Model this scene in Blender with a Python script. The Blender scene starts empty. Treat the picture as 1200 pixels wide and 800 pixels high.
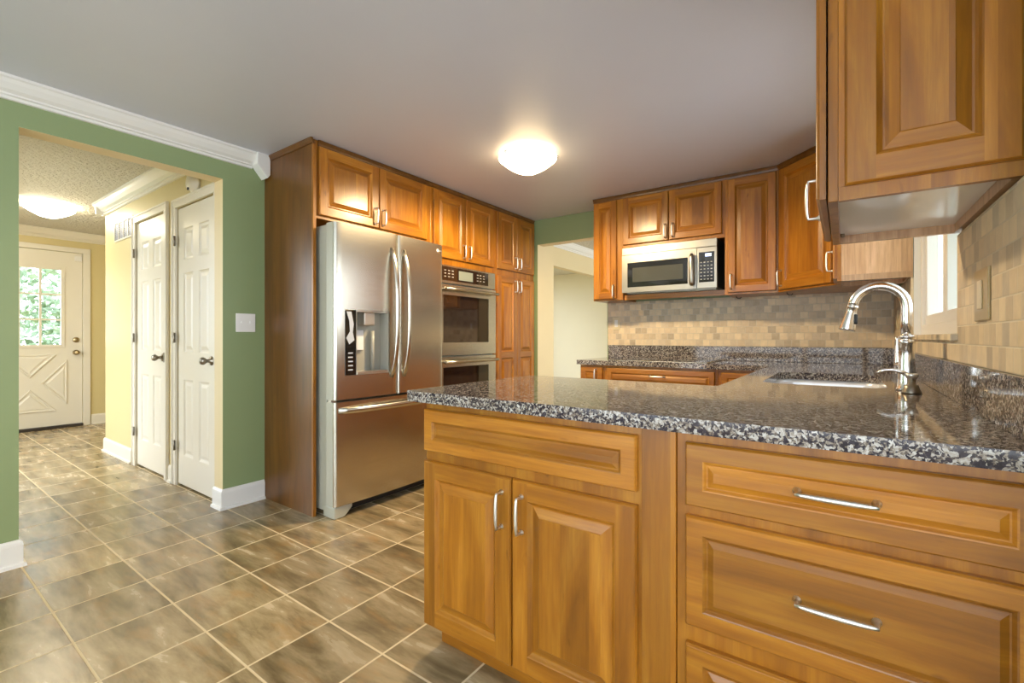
import bpy, math, random
from mathutils import Vector, Matrix
from mathutils.geometry import tessellate_polygon
random.seed(7)
S = bpy.context.scene
COL = S.collection

# ------------------------------------------------------------------ camera
CAM_H = 1.104
cd = bpy.data.cameras.new('camera'); cam = bpy.data.objects.new('camera', cd); COL.objects.link(cam)
cam.location = (0, 0, CAM_H)
cam.rotation_euler = (math.radians(90), 0, math.radians(35.6))
cd.sensor_width = 36; cd.lens = 36*543/1200; cd.shift_y = -5/1200
cd.clip_start = .02
S.camera = cam

# ------------------------------------------------------------------ light / exposure
S.view_settings.view_transform = 'Standard'; S.view_settings.look = 'None'
S.view_settings.gamma = 1; S.view_settings.use_curve_mapping = False
S.view_settings.exposure = 0.92
w = bpy.data.worlds.new('sky'); S.world = w; w.use_nodes = True
bg = w.node_tree.nodes['Background']
bg.inputs[0].default_value = (.84, .93, 1.0, 1); bg.inputs[1].default_value = 3.7
S.cycles.use_denoising = True
S.cycles.max_bounces = 10; S.cycles.diffuse_bounces = 6; S.cycles.glossy_bounces = 5
S.cycles.sample_clamp_indirect = 6.0
S.cycles.caustics_reflective = False; S.cycles.caustics_refractive = False

def portal(name, loc, rot, sx, sy):
    l = bpy.data.lights.new(name, 'AREA'); l.shape = 'RECTANGLE'; l.size = sx; l.size_y = sy
    l.cycles.is_portal = True
    o = bpy.data.objects.new(name, l); COL.objects.link(o); o.location = loc; o.rotation_euler = rot
    return o
R90 = math.pi/2
LAMP_K = 20.0      # kitchen ceiling lamp
LAMP_H = 24.0      # hall ceiling lamp

# ------------------------------------------------------------------ dimensions (metres)
CEIL = 2.333
WX = -3.24          # wall with the hall opening and the refrigerator
EX = .29            # window wall
BY = 4.12           # range wall
RY = -3.0           # rear wall behind the camera
EX2 = 1.9           # breakfast area's outer wall

# ------------------------------------------------------------------ materials
def newmat(name):
    m = bpy.data.materials.new(name); m.use_nodes = True
    nt = m.node_tree; b = nt.nodes['Principled BSDF']
    return m, nt, b
def simple(name, col, rough=.5, metal=0, coat=0, emit=None, estr=0, spec=.5):
    m, nt, b = newmat(name)
    b.inputs['Base Color'].default_value = (*col, 1); b.inputs['Roughness'].default_value = rough
    b.inputs['Metallic'].default_value = metal; b.inputs['Coat Weight'].default_value = coat
    b.inputs['Specular IOR Level'].default_value = spec
    if emit: b.inputs['Emission Color'].default_value = (*emit, 1); b.inputs['Emission Strength'].default_value = estr
    return m
class NB:
    """short hand for wiring nodes"""
    def __init__(s, nt): s.nt = nt
    def n(s, t, **kw):
        x = s.nt.nodes.new(t)
        for k, v in kw.items():
            if k.startswith('i_'):
                x.inputs[k[2:].replace('_', ' ')].default_value = v
            else: setattr(x, k, v)
        return x
    def l(s, a, b): s.nt.links.new(a, b)
    def math(s, op, a, b=None, c=None):
        x = s.n('ShaderNodeMath', operation=op)
        for i, v in enumerate((a, b, c)):
            if v is None: continue
            if isinstance(v, (int, float)): x.inputs[i].default_value = v
            else: s.l(v, x.inputs[i])
        return x.outputs[0]
    def ramp(s, fac, stops):
        r = s.n('ShaderNodeValToRGB'); cr = r.color_ramp
        while len(cr.elements) < len(stops): cr.elements.new(.5)
        for e, (p, c) in zip(cr.elements, stops): e.position = p; e.color = (*c, 1)
        s.l(fac, r.inputs[0]); return r.outputs[0]
    def mix(s, fac, a, b, mode='MIX'):
        x = s.n('ShaderNodeMix', data_type='RGBA', blend_type=mode)
        for i, v in ((0, fac), (6, a), (7, b)):
            if isinstance(v, (int, float)): x.inputs[i].default_value = v
            elif isinstance(v, tuple): x.inputs[i].default_value = (*v, 1)
            else: s.l(v, x.inputs[i])
        return x.outputs[2]
    def noise(s, vec, scale, detail=4, rough=.55, dist=0):
        x = s.n('ShaderNodeTexNoise'); x.inputs['Scale'].default_value = scale; x.inputs['Detail'].default_value = detail
        x.inputs['Roughness'].default_value = rough; x.inputs['Distortion'].default_value = dist
        s.l(vec, x.inputs['Vector']); return x.outputs['Fac']
    def mapping(s, vec, scale=(1, 1, 1), loc=(0, 0, 0), rot=(0, 0, 0)):
        x = s.n('ShaderNodeMapping'); x.inputs['Scale'].default_value = scale; x.inputs['Location'].default_value = loc
        x.inputs['Rotation'].default_value = rot; s.l(vec, x.inputs['Vector']); return x.outputs[0]
    def bump(s, h, strength, dist, b):
        x = s.n('ShaderNodeBump'); x.inputs['Strength'].default_value = strength; x.inputs['Distance'].default_value = dist
        s.l(h, x.inputs['Height']); s.l(x.outputs[0], b.inputs['Normal'])

def wood(name, vertical=True, dark=(.195, .068, .0065), mid=(.345, .128, .0095), light=(.47, .205, .023), boards=.09, rough=.30):
    m, nt, b = newmat(name); k = NB(nt)
    tc = k.n('ShaderNodeTexCoord').outputs['Object']
    rnd = k.n('ShaderNodeObjectInfo').outputs['Random']
    sep = k.n('ShaderNodeSeparateXYZ'); k.l(tc, sep.inputs[0])
    u = k.math('ADD', sep.outputs[0], k.math('MULTIPLY', sep.outputs[1], .62))
    across = u if vertical else sep.outputs[2]
    cell = k.math('FLOOR', k.math('ADD', k.math('DIVIDE', across, boards), k.math('MULTIPLY', rnd, 13.0)))
    wn = k.n('ShaderNodeTexWhiteNoise', noise_dimensions='1D'); k.l(cell, wn.inputs['W'])
    off = k.n('ShaderNodeCombineXYZ')
    sh = k.math('ADD', k.math('MULTIPLY', rnd, 17.0), k.math('MULTIPLY', wn.outputs[0], 9.0))
    for i in range(3): k.l(sh, off.inputs[i])
    add = k.n('ShaderNodeVectorMath', operation='ADD'); k.l(tc, add.inputs[0]); k.l(off.outputs[0], add.inputs[1])
    v = add.outputs[0]
    big = k.noise(k.mapping(v, (11, 11, 1.6) if vertical else (1.6, 1.6, 14)), 1, 5, .55, .9)
    fine = k.noise(k.mapping(v, (90, 90, 4) if vertical else (4, 4, 95)), 1, 6, .7, .3)
    col = k.ramp(big, [(.25, dark), (.48, mid), (.72, light)])
    grain = k.ramp(fine, [(.40, (0, 0, 0)), (.66, (1, 1, 1))])
    col = k.mix(k.math('MULTIPLY', grain, .42), col, (.19, .058, .006))
    fleck = k.noise(k.mapping(v, (26, 26, 9) if vertical else (9, 9, 26)), 1, 2, .5)
    col = k.mix(k.math('MULTIPLY', k.ramp(fleck, [(.70, (0, 0, 0)), (.76, (1, 1, 1))]), .5), col, (.10, .030, .004))
    # board-to-board and piece-to-piece tone
    t = k.math('ADD', k.math('MULTIPLY', k.math('SUBTRACT', wn.outputs[0], .5), .34), k.math('MULTIPLY', k.math('SUBTRACT', rnd, .5), .12))
    hsv = k.n('ShaderNodeHueSaturation'); k.l(k.math('ADD', t, 1.0), hsv.inputs['Value']); k.l(col, hsv.inputs['Color'])
    k.l(hsv.outputs[0], b.inputs['Base Color'])
    b.inputs['Specular IOR Level'].default_value = .4; b.inputs['Roughness'].default_value = rough; b.inputs['Coat Weight'].default_value = .12; b.inputs['Coat Roughness'].default_value = .18
    k.bump(fine, .04, .002, b)
    return m
M = {}
M['wood_v'] = wood('cherry_upright_grain', True)
M['wood_h'] = wood('cherry_level_grain', False, boards=.33)
M['wood_c'] = wood('cherry_frame_grain', True, boards=.8)
M['veneer'] = wood('cherry_veneer_shaded', True, (.062, .025, .0035), (.105, .043, .0055), (.15, .066, .0095), .5, .34)  # darker cherry: the end panel's shade is put into the colour
M['maple'] = wood('pale_cabinet_side', True, (.50, .30, .16), (.58, .36, .20), (.66, .43, .26), .6, .35)

def granite():
    m, nt, b = newmat('speckled_granite'); k = NB(nt)
    tc = k.n('ShaderNodeTexCoord').outputs['Object']
    warp = k.n('ShaderNodeTexNoise'); warp.inputs['Scale'].default_value = 60; warp.inputs['Detail'].default_value = 3; k.l(tc, warp.inputs['Vector'])
    vm = k.n('ShaderNodeVectorMath', operation='MULTIPLY_ADD'); k.l(warp.outputs['Color'], vm.inputs[0]); vm.inputs[1].default_value = (.02, .02, .02); k.l(tc, vm.inputs[2])
    v = vm.outputs[0]
    vo = k.n('ShaderNodeTexVoronoi', feature='F1'); vo.inputs['Scale'].default_value = 185; k.l(v, vo.inputs['Vector'])
    sepc = k.n('ShaderNodeSeparateColor'); k.l(vo.outputs['Color'], sepc.inputs[0])
    n1 = k.noise(v, 110, 5, .62)
    f = k.math('ADD', k.math('MULTIPLY', sepc.outputs[0], .42), k.math('MULTIPLY', n1, .75))
    col = k.ramp(f, [(.40, (.008, .010, .022)), (.54, (.035, .037, .058)), (.60, (.17, .135, .105)), (.68, (.36, .315, .27)), (.84, (.62, .60, .57))])
    n2 = k.noise(tc, 9, 3)
    col = k.mix(k.math('MULTIPLY', n2, .35), col, (.15, .095, .06))
    k.l(col, b.inputs['Base Color']); b.inputs['Roughness'].default_value = .055
    b.inputs['IOR'].default_value = 1.5; b.inputs['Specular IOR Level'].default_value = .30
    return m
M['granite'] = granite()

def tiles(name, ax, ay, sx, sy, ox, oy, gw, colfun, grout, rough, grough=.8, bumpd=.002, stagger=0):
    """flat tile field: ax, ay = which object coordinates carry the grid"""
    m, nt, b = newmat(name); k = NB(nt)
    tc = k.n('ShaderNodeTexCoord').outputs['Object']; sep = k.n('ShaderNodeSeparateXYZ'); k.l(tc, sep.inputs[0])
    a = k.math('DIVIDE', k.math('SUBTRACT', sep.outputs[ax], ox), sx)
    c = k.math('DIVIDE', k.math('SUBTRACT', sep.outputs[ay], oy), sy)
    cy = k.math('FLOOR', c)
    if stagger: a = k.math('ADD', a, k.math('MULTIPLY', k.math('MODULO', cy, 2.0), stagger))
    cx = k.math('FLOOR', a)
    da = k.math('MULTIPLY', k.math('ABSOLUTE', k.math('SUBTRACT', k.math('FRACT', a), .5)), sx)
    dc = k.math('MULTIPLY', k.math('ABSOLUTE', k.math('SUBTRACT', k.math('FRACT', c), .5)), sy)
    ma = k.math('SUBTRACT', sx/2-gw/2, da); mc = k.math('SUBTRACT', sy/2-gw/2, dc)
    e = k.math('MINIMUM', ma, mc)                      # >0 inside a tile
    mask = k.n('ShaderNodeMapRange', interpolation_type='SMOOTHSTEP'); k.l(e, mask.inputs[0]); mask.inputs[1].default_value = -.0008; mask.inputs[2].default_value = .0012
    comb = k.n('ShaderNodeCombineXYZ'); k.l(cx, comb.inputs[0]); k.l(cy, comb.inputs[1])
    wn = k.n('ShaderNodeTexWhiteNoise', noise_dimensions='3D'); k.l(comb.outputs[0], wn.inputs['Vector'])
    sh = k.n('ShaderNodeVectorMath', operation='MULTIPLY_ADD'); k.l(wn.outputs['Color'], sh.inputs[0]); sh.inputs[1].default_value = (7, 7, 0); k.l(tc, sh.inputs[2])
    col, hgt = colfun(k, sh.outputs[0], wn.outputs['Value'])
    k.l(k.mix(mask.outputs[0], grout, col), b.inputs['Base Color'])
    rr = k.n('ShaderNodeMapRange'); k.l(mask.outputs[0], rr.inputs[0]); rr.inputs[3].default_value = grough
    rv = k.math('ADD', rough, k.math('MULTIPLY', hgt, .12)); k.l(rv, rr.inputs[4])
    k.l(rr.outputs[0], b.inputs['Roughness'])
    k.bump(k.math('ADD', mask.outputs[0], k.math('MULTIPLY', hgt, .25)), .5, bumpd, b)
    return m
def slate(k, v, r):
    n1 = k.noise(k.mapping(v, (2.6, 11, 1), rot=(0, 0, .22)), 1, 6, .62, .3)
    n2 = k.noise(k.mapping(v, (4, 9, 1), rot=(0, 0, .3)), 1.3, 5, .6, .2)
    col = k.ramp(n1, [(.28, (.125, .089, .040)), (.43, (.245, .182, .094)), (.55, (.385, .295, .165)), (.72, (.56, .45, .29))])
    rust = k.ramp(n2, [(.52, (0, 0, 0)), (.72, (1, 1, 1))])
    col = k.mix(k.math('MULTIPLY', rust, .5), col, (.42, .23, .08))
    h = k.n('ShaderNodeHueSaturation'); k.l(col, h.inputs['Color']); k.l(k.math('ADD', .82, k.math('MULTIPLY', r, .36)), h.inputs['Value'])
    return h.outputs[0], n1
def stone(k, v, r):
    n1 = k.noise(v, 26, 4, .6)
    a = k.ramp(r, [(.0, (.38, .30, .20)), (.3, (.68, .53, .33)), (.55, (.84, .68, .44)), (.8, (.62, .50, .34)), (1, (.42, .355, .265))])
    col = k.mix(.35, a, k.ramp(n1, [(.3, (.46, .37, .25)), (.7, (.76, .63, .44))]))
    return col, n1
M['floor'] = tiles('slate_floor_tile', 0, 1, .318, .306, -2.58, 1.357, .0075, slate, (.70, .57, .36), .20)
M['splash_back'] = tiles('stone_mosaic_level', 0, 2, .0535, .0535, -1.82, 1.03, .003, stone, (.62, .55, .43), .42, bumpd=.0025, stagger=.5)
M['splash_side'] = tiles('stone_mosaic_side', 1, 2, .0535, .0535, 1.30, 1.03, .003, stone, (.66, .58, .45), .40, bumpd=.0025, stagger=.5)

def paint(name, col, rough=.55, bumps=0, bscale=140):
    m, nt, b = newmat(name); k = NB(nt)
    tc = k.n('ShaderNodeTexCoord').outputs['Object']
    n1 = k.noise(tc, 2.2, 3); c2 = tuple(x*.94 for x in col)
    k.l(k.mix(n1, col, c2), b.inputs['Base Color']); b.inputs['Roughness'].default_value = rough
    n2 = k.noise(tc, bscale, 3); k.bump(n2, max(.02, bumps), .002 if not bumps else .030, b)
    return m
M['green'] = paint('sage_green_paint', (.262, .330, .158), .42)
M['yellow'] = paint('pale_yellow_paint', (.66, .555, .285), .40)
M['cream'] = paint('cream_paint', (.74, .61, .36), .5)
M['pale'] = paint('pale_grey_green_paint', (.80, .75, .61), .5)
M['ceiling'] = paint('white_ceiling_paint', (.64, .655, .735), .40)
M['popcorn'] = paint('textured_ceiling_paint', (.64, .61, .53), .8, 1.0, 34)
M['white'] = paint('white_trim_paint', (.80, .78, .74), .28)
M['doorwhite'] = paint('cream_white_door_paint', (.78, .73, .62), .32)
M['plastic'] = simple('white_plastic', (.82, .80, .76), .35)
M['ivory'] = simple('almond_plastic', (.66, .56, .36), .35)
M['stoneplate'] = simple('tan_stone_plate', (.40, .30, .145), .32)
M['black'] = simple('black_rubber', (.015, .015, .015), .5)
M['blackglass'] = simple('black_glass', (.012, .011, .010), .06, coat=.5)
M['ovenglass'] = simple('dark_oven_glass', (.020, .012, .009), .05, coat=.6)
M['grey'] = simple('grey_metal_case', (.47, .46, .37), .42, .1)
M['chrome'] = simple('polished_nickel', (.84, .83, .81), .18, 1)
M['nickel'] = simple('brushed_nickel', (.80, .78, .73), .34, 1)
M['bronze'] = simple('dark_pewter', (.30, .27, .22), .30, 1)
M['brass'] = simple('antique_brass', (.42, .33, .18), .30, 1)
M['melamine'] = simple('white_melamine', (.90, .90, .90), .14)
M['sinksteel'] = simple('satin_sink_steel', (.80, .82, .86), .25, .25)
M['lcd'] = simple('grey_display', (.22, .24, .20), .2, emit=(.5, .55, .45), estr=.06)
M['led'] = simple('blue_white_digits', (.3, .35, .5), .3, emit=(.55, .68, 1.0), estr=1.4)
M['screen'] = simple('microwave_screen', (.07, .07, .055), .12)
M['dispgrey'] = simple('satin_grey_plastic', (.43, .41, .34), .35)
M['key'] = simple('grey_key_legend', (.35, .34, .32), .4)
M['bag'] = simple('pale_grey_inlay', (.52, .55, .60), .3)
M['thresh'] = simple('dark_threshold', (.035, .025, .018), .5)
M['dark'] = simple('dark_void', (.02, .018, .016), .7)
M['bark'] = simple('tree_bark', (.10, .075, .05), .9)
M['lawn'] = paint('lawn', (.10, .19, .05), .9)
M['register'] = simple('grey_louvre_metal', (.42, .42, .45), .4)
def steel():
    m, nt, b = newmat('brushed_stainless'); k = NB(nt)
    tc = k.n('ShaderNodeTexCoord').outputs['Object']
    n1 = k.noise(k.mapping(tc, (3, 3, 420)), 1, 2)
    k.l(k.ramp(n1, [(.3, (.57, .535, .455)), (.7, (.66, .625, .54))]), b.inputs['Base Color'])
    b.inputs['Metallic'].default_value = 1; b.inputs['Roughness'].default_value = .27
    b.inputs['Anisotropic'].default_value = .55
    tg = k.n('ShaderNodeTangent', direction_type='RADIAL', axis='Z'); k.l(tg.outputs[0], b.inputs['Tangent'])
    return m
M['steel'] = steel()
M['steel_dark'] = simple('microwave_stainless', (.34, .315, .265), .33, 1)
def glassmat():
    m = bpy.data.materials.new('window_glass'); m.use_nodes = True; nt = m.node_tree; nt.nodes.clear(); k = NB(nt)
    o = k.n('ShaderNodeOutputMaterial'); t = k.n('ShaderNodeBsdfTransparent'); g = k.n('ShaderNodeBsdfGlossy'); g.inputs['Roughness'].default_value = .02
    mx = k.n('ShaderNodeMixShader'); mx.inputs[0].default_value = .06
    k.l(t.outputs[0], mx.inputs[1]); k.l(g.outputs[0], mx.inputs[2]); k.l(mx.outputs[0], o.inputs[0]); return m
M['glass'] = glassmat()
def bowlmat(name, emit, k_out, k_in):
    m = simple(name, (.9, .86, .78), .3, emit=emit, estr=1); k = NB(m.node_tree)
    g = k.n('ShaderNodeNewGeometry'); mr = k.n('ShaderNodeMapRange'); k.l(g.outputs['Backfacing'], mr.inputs[0])
    mr.inputs[3].default_value = k_out; mr.inputs[4].default_value = k_in
    k.l(mr.outputs[0], m.node_tree.nodes['Principled BSDF'].inputs['Emission Strength']); return m
M['bowl_k'] = bowlmat('lit_frosted_glass', (1, .74, .40), LAMP_K, LAMP_K*.22)
_nt = M['bowl_k'].node_tree; _k = NB(_nt); _t = _k.n('ShaderNodeBsdfTransparent'); _m = _k.n('ShaderNodeMixShader'); _m.inputs[0].default_value = .62
_k.l(_nt.nodes['Principled BSDF'].outputs[0], _m.inputs[1]); _k.l(_t.outputs[0], _m.inputs[2]); _k.l(_m.outputs[0], _nt.nodes['Material Output'].inputs[0])
M['bowl_h'] = bowlmat('lit_frosted_glass_hall', (1, .90, .70), LAMP_H, LAMP_H*.5)
def leafmat():
    m, nt, b = newmat('tree_leaf'); k = NB(nt)
    tc = k.n('ShaderNodeTexCoord').outputs['Object']
    k.l(k.ramp(k.noise(tc, 14, 2), [(.3, (.16, .27, .17)), (.7, (.46, .58, .44))]), b.inputs['Base Color'])
    b.inputs['Roughness'].default_value = .5; b.inputs['Transmission Weight'].default_value = 0
    return m
M['leaf'] = leafmat()

# ------------------------------------------------------------------ mesh building
ROOT = {}
def rootloc(o):
    return ROOT.get(o.name, Vector((0, 0, 0))) if o else Vector((0, 0, 0))
class MB:
    def __init__(s): s.v = []; s.f = []; s.mi = []; s.sm = []; s.mats = []
    def m(s, name):
        if name not in s.mats: s.mats.append(name)
        return s.mats.index(name)
    def add(s, vs, fs, mat, smooth=False):
        o = len(s.v); s.v += [Vector(x) for x in vs]; i = s.m(mat)
        for f in fs: s.f.append([o+j for j in f]); s.mi.append(i); s.sm.append(smooth)
        return s
    def box(s, lo, hi, mat):
        x0, y0, z0 = (min(a, b) for a, b in zip(lo, hi)); x1, y1, z1 = (max(a, b) for a, b in zip(lo, hi))
        vs = [(x0, y0, z0), (x1, y0, z0), (x1, y1, z0), (x0, y1, z0), (x0, y0, z1), (x1, y0, z1), (x1, y1, z1), (x0, y1, z1)]
        return s.add(vs, [(3, 2, 1, 0), (4, 5, 6, 7), (0, 1, 5, 4), (1, 2, 6, 5), (2, 3, 7, 6), (3, 0, 4, 7)], mat)
    def fbox(s, F, lo, hi, mat):
        """box in frame coordinates (u, n, z)"""
        b = MB().box(lo, hi, mat); return s.add([F(*p) for p in b.v], b.f, mat)
    def prism(s, pts, h0, h1, mat, axis='z'):
        n = len(pts)
        def P(p, h): return (p[0], p[1], h) if axis == 'z' else ((p[0], h, p[1]) if axis == 'y' else (h, p[0], p[1]))
        vs = [P(p, h0) for p in pts]+[P(p, h1) for p in pts]
        fs = [list(range(n))[::-1], [n+i for i in range(n)]]+[(i, (i+1) % n, n+(i+1) % n, n+i) for i in range(n)]
        return s.add(vs, fs, mat)
    def tube(s, path, rad, mat, seg=12, flat=1.0, closed=False, flatdir=None):
        path = [Vector(p) for p in path]; n = len(path)
        rad = rad if isinstance(rad, (list, tuple)) else [rad]*n
        rings = []; prev = None
        for i, p in enumerate(path):
            t = (path[min(i+1, n-1)]-path[max(i-1, 0)]).normalized()
            if prev is None:
                a = Vector(flatdir) if flatdir else (Vector((0, 0, 1)) if abs(t.z) < .9 else Vector((1, 0, 0)))
            else: a = prev
            a = (a-t*a.dot(t)).normalized(); b = t.cross(a); prev = a
            rings.append([p+a*math.cos(2*math.pi*j/seg)*rad[i]*flat+b*math.sin(2*math.pi*j/seg)*rad[i] for j in range(seg)])
        vs = [q for r in rings for q in r]; fs = []
        for i in range(n-1):
            for j in range(seg): fs.append((i*seg+j, i*seg+(j+1) % seg, (i+1)*seg+(j+1) % seg, (i+1)*seg+j))
        fs += [list(range(seg))[::-1], [(n-1)*seg+j for j in range(seg)]]
        return s.add(vs, fs, mat, True)
    def lathe(s, c, prof, mat, seg=32, axis=(0, 0, 1)):
        ax = Vector(axis).normalized(); a = Vector((1, 0, 0)) if abs(ax.x) < .9 else Vector((0, 1, 0)); a = (a-ax*a.dot(ax)).normalized(); b = ax.cross(a)
        c = Vector(c); vs = []; fs = []; n = len(prof)
        for r, z in prof:
            r = max(r, 1e-5)
            vs += [c+ax*z+(a*math.cos(2*math.pi*j/seg)+b*math.sin(2*math.pi*j/seg))*r for j in range(seg)]
        for i in range(n-1):
            for j in range(seg): fs.append((i*seg+j, i*seg+(j+1) % seg, (i+1)*seg+(j+1) % seg, (i+1)*seg+j))
        return s.add(vs, fs, mat, True)
    def build(s, name, parent=None, bevel=0, seg=2, solid=0, angle=35, weld=False):
        o0 = rootloc(parent)
        me = bpy.data.meshes.new(name); me.from_pydata([v-o0 for v in s.v], [], s.f)
        for x in s.mats: me.materials.append(M[x])
        me.polygons.foreach_set('material_index', s.mi); me.polygons.foreach_set('use_smooth', s.sm); me.validate(); me.update()
        o = bpy.data.objects.new(name, me); COL.objects.link(o)
        if weld:
            import bmesh
            bm = bmesh.new(); bm.from_mesh(me); bmesh.ops.remove_doubles(bm, verts=bm.verts, dist=1e-5); bmesh.ops.recalc_face_normals(bm, faces=bm.faces); bm.to_mesh(me); bm.free()
        if parent:
            o.parent = parent; ROOT[o.name] = o0
        if solid:
            q = o.modifiers.new('solid', 'SOLIDIFY'); q.thickness = solid; q.offset = 0
        if bevel:
            q = o.modifiers.new('bevel', 'BEVEL'); q.width = bevel; q.segments = seg; q.limit_method = 'ANGLE'; q.angle_limit = math.radians(angle); q.harden_normals = False
        return o
def tag(o, label=None, cat=None, group=None, kind=None):
    if label: o['label'] = label
    if cat: o['category'] = cat
    if group: o['group'] = group
    if kind: o['kind'] = kind
    return o
def thing(name, label, cat, loc, group=None):
    o = bpy.data.objects.new(name, None); COL.objects.link(o); o.location = loc; o.empty_display_size = .1
    ROOT[o.name] = Vector(loc); return tag(o, label, cat, group)
def struct(o, label=None): return tag(o, label, None, None, 'structure')
def frame(P, n):
    """(u, out, z) -> world; P on the carcass front, n outward, u = z x n"""
    P = Vector(P); n = Vector(n).normalized(); u = Vector((0, 0, 1)).cross(n)
    return lambda a, b, c: P+u*a+n*b+Vector((0, 0, c))

def wallslab(name, ax, p0, p1, u0, u1, z0, z1, holes, mat, label=None, mats=None):
    """slab normal to axis ax between p0 and p1 with rectangular holes (u0,u1,z0,z1); mats: (face at p0, face at p1, reveal)"""
    us = sorted({u0, u1}|{h for q in holes for h in q[:2] if u0 < h < u1}); zs = sorted({z0, z1}|{h for q in holes for h in q[2:] if z0 < h < z1})
    def full(i, j):
        if not (0 <= i < len(us)-1 and 0 <= j < len(zs)-1): return False
        a = (us[i]+us[i+1])/2; b = (zs[j]+zs[j+1])/2
        return not any(h[0] < a < h[1] and h[2] < b < h[3] for h in holes)
    m0, m1, mr = mats or (mat, mat, mat)
    mb = MB()
    def P(p, u, z): return (p, u, z) if ax == 'x' else (u, p, z)
    for i in range(len(us)-1):
        for j in range(len(zs)-1):
            if not full(i, j): continue
            a, b, c, d = us[i], us[i+1], zs[j], zs[j+1]
            mb.add([P(p0, a, c), P(p0, b, c), P(p0, b, d), P(p0, a, d)], [(0, 1, 2, 3)], m0)
            mb.add([P(p1, a, c), P(p1, b, c), P(p1, b, d), P(p1, a, d)], [(3, 2, 1, 0)], m1)
            for di, dj, e in ((-1, 0, (a, c, a, d)), (1, 0, (b, c, b, d)), (0, -1, (a, c, b, c)), (0, 1, (a, d, b, d))):
                if not full(i+di, j+dj):
                    mb.add([P(p0, e[0], e[1]), P(p0, e[2], e[3]), P(p1, e[2], e[3]), P(p1, e[0], e[1])], [(0, 1, 2, 3)], mr)
    return struct(mb.build(name, weld=True), label)

# panelled slab: cells of a grid, some recessed
def slab(F, w, h, t, xc, zc, panels, mat_v, mat_h, parent, name, prof, pname='raised_panel', pmat=None, edge=.005, label=None):
    """F frame; xc, zc grid cuts incl. 0 and w/h; panels = set of (i,j) cells that hold a panel"""
    mb = MB(); e = edge
    X = list(xc); Z = list(zc)
    X2 = [e]+X[1:-1]+[w-e]; Z2 = [e]+Z[1:-1]+[h-e]
    for i in range(len(X)-1):
        for j in range(len(Z)-1):
            if (i, j) in panels: continue
            ends = i == 0 or i == len(X)-2
            mb.add([F(X2[i], t, Z2[j]), F(X2[i+1], t, Z2[j]), F(X2[i+1], t, Z2[j+1]), F(X2[i], t, Z2[j+1])], [(0, 1, 2, 3)], mat_v if ends else mat_h)
    r = lambda i, d: [F(i, d, i), F(w-i, d, i), F(w-i, d, h-i), F(i, d, h-i)]
    for (i0, d0), (i1, d1) in (((0, 0), (0, t-.007)), ((0, t-.007), (e*.5, t-.0035)), ((e*.5, t-.0035), (e*.55, t-.0015)), ((e*.55, t-.0015), (e, t))):
        vs = r(i0, d0)+r(i1, d1)
        mb.add(vs, [(0, 1, 5, 4), (2, 3, 7, 6)], mat_h); mb.add(vs, [(1, 2, 6, 5), (3, 0, 4, 7)], mat_v)
    mb.add(r(0, 0), [(3, 2, 1, 0)], mat_v)
    o = mb.build(name, parent)
    if label: o['label'] = label
    for (i, j) in sorted(panels):
        pm = MB(); a, b, c, d = X2[i], X2[i+1], Z2[j], Z2[j+1]
        rr = lambda q, dd: [F(a+q, t+dd, c+q), F(b-q, t+dd, c+q), F(b-q, t+dd, d-q), F(a+q, t+dd, d-q)]
        for (q0, d0), (q1, d1) in zip(prof[:-1], prof[1:]):
            vs = rr(q0, d0)+rr(q1, d1)
            pm.add(vs, [(0, 1, 5, 4), (2, 3, 7, 6)], mat_h); pm.add(vs, [(1, 2, 6, 5), (3, 0, 4, 7)], mat_v)
        pm.add(rr(*prof[-1]), [(0, 1, 2, 3)], pmat or mat_v)
        pm.build(pname, o)
    return o
CABPROF = [(0, 0), (.003, -.002), (.007, -.007), (.012, -.011), (.016, -.011), (.040, -.002), (.042, 0)]
DRWPROF = [(0, 0), (.003, -.001), (.008, -.006), (.011, -.006), (.022, -.001), (.024, 0)]
def pull(F, u, z, L, vert, parent, out=0, mat='nickel', so=.030):
    mb = MB(); pts = []; n = 14
    for i in range(n+1):
        s = -1+2*i/n; b = so*(1-.10*abs(s)**2.5)
        pts.append((s*L/2, b))
    P = lambda s, b: F(u, out+b, z+s) if vert else F(u+s, out+b, z)
    path = [P(-L/2, .001), P(-L/2, so*.55)]+[P(*q) for q in pts]+[P(L/2, so*.55), P(L/2, .001)]
    rad = [.0042, .0042]+[.0042+.0020*(1-(2*i/n-1)**2) for i in range(n+1)]+[.0042, .0042]
    mb.tube(path, rad, mat, 10)
    for s in (-1, 1):
        c = P(s*L/2, 0); nn = (F(0, 1, 0)-F(0, 0, 0))
        mb.lathe(c, [(.0, .0), (.0085, 0), (.0085, .002), (.005, .006), (.0045, .010)], mat, 14, nn)
    return mb.build('handle', parent)
def cab_door(F, u0, u1, z0, z1, parent, handle=None, fw=.056, t=.020, split=None, name='door', hl=.106, horizontal=False, prof=None):
    G = lambda a, b, c: F(a+u0, b, c+z0)
    w = u1-u0; h = z1-z0
    if horizontal:
        xc = [0, fw, w-fw, w]; zc = [0, fw, h-fw, h]; pan = {(1, 1)}
        o = slab(G, w, h, t, xc, zc, pan, 'wood_h', 'wood_h', parent, name, prof or DRWPROF)
    else:
        xc = [0, fw, w-fw, w]; zc = [0, fw]+([split-z0-fw/2, split-z0+fw/2] if split else [])+[h-fw, h]
        pan = {(1, 1), (1, 3)} if split else {(1, 1)}
        o = slab(G, w, h, t, xc, zc, pan, 'wood_v', 'wood_h', parent, name, prof or CABPROF)
    if handle:
        hu, hz, vert = handle; pull(F, hu, hz, hl, vert, o, t)
    return o

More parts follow.
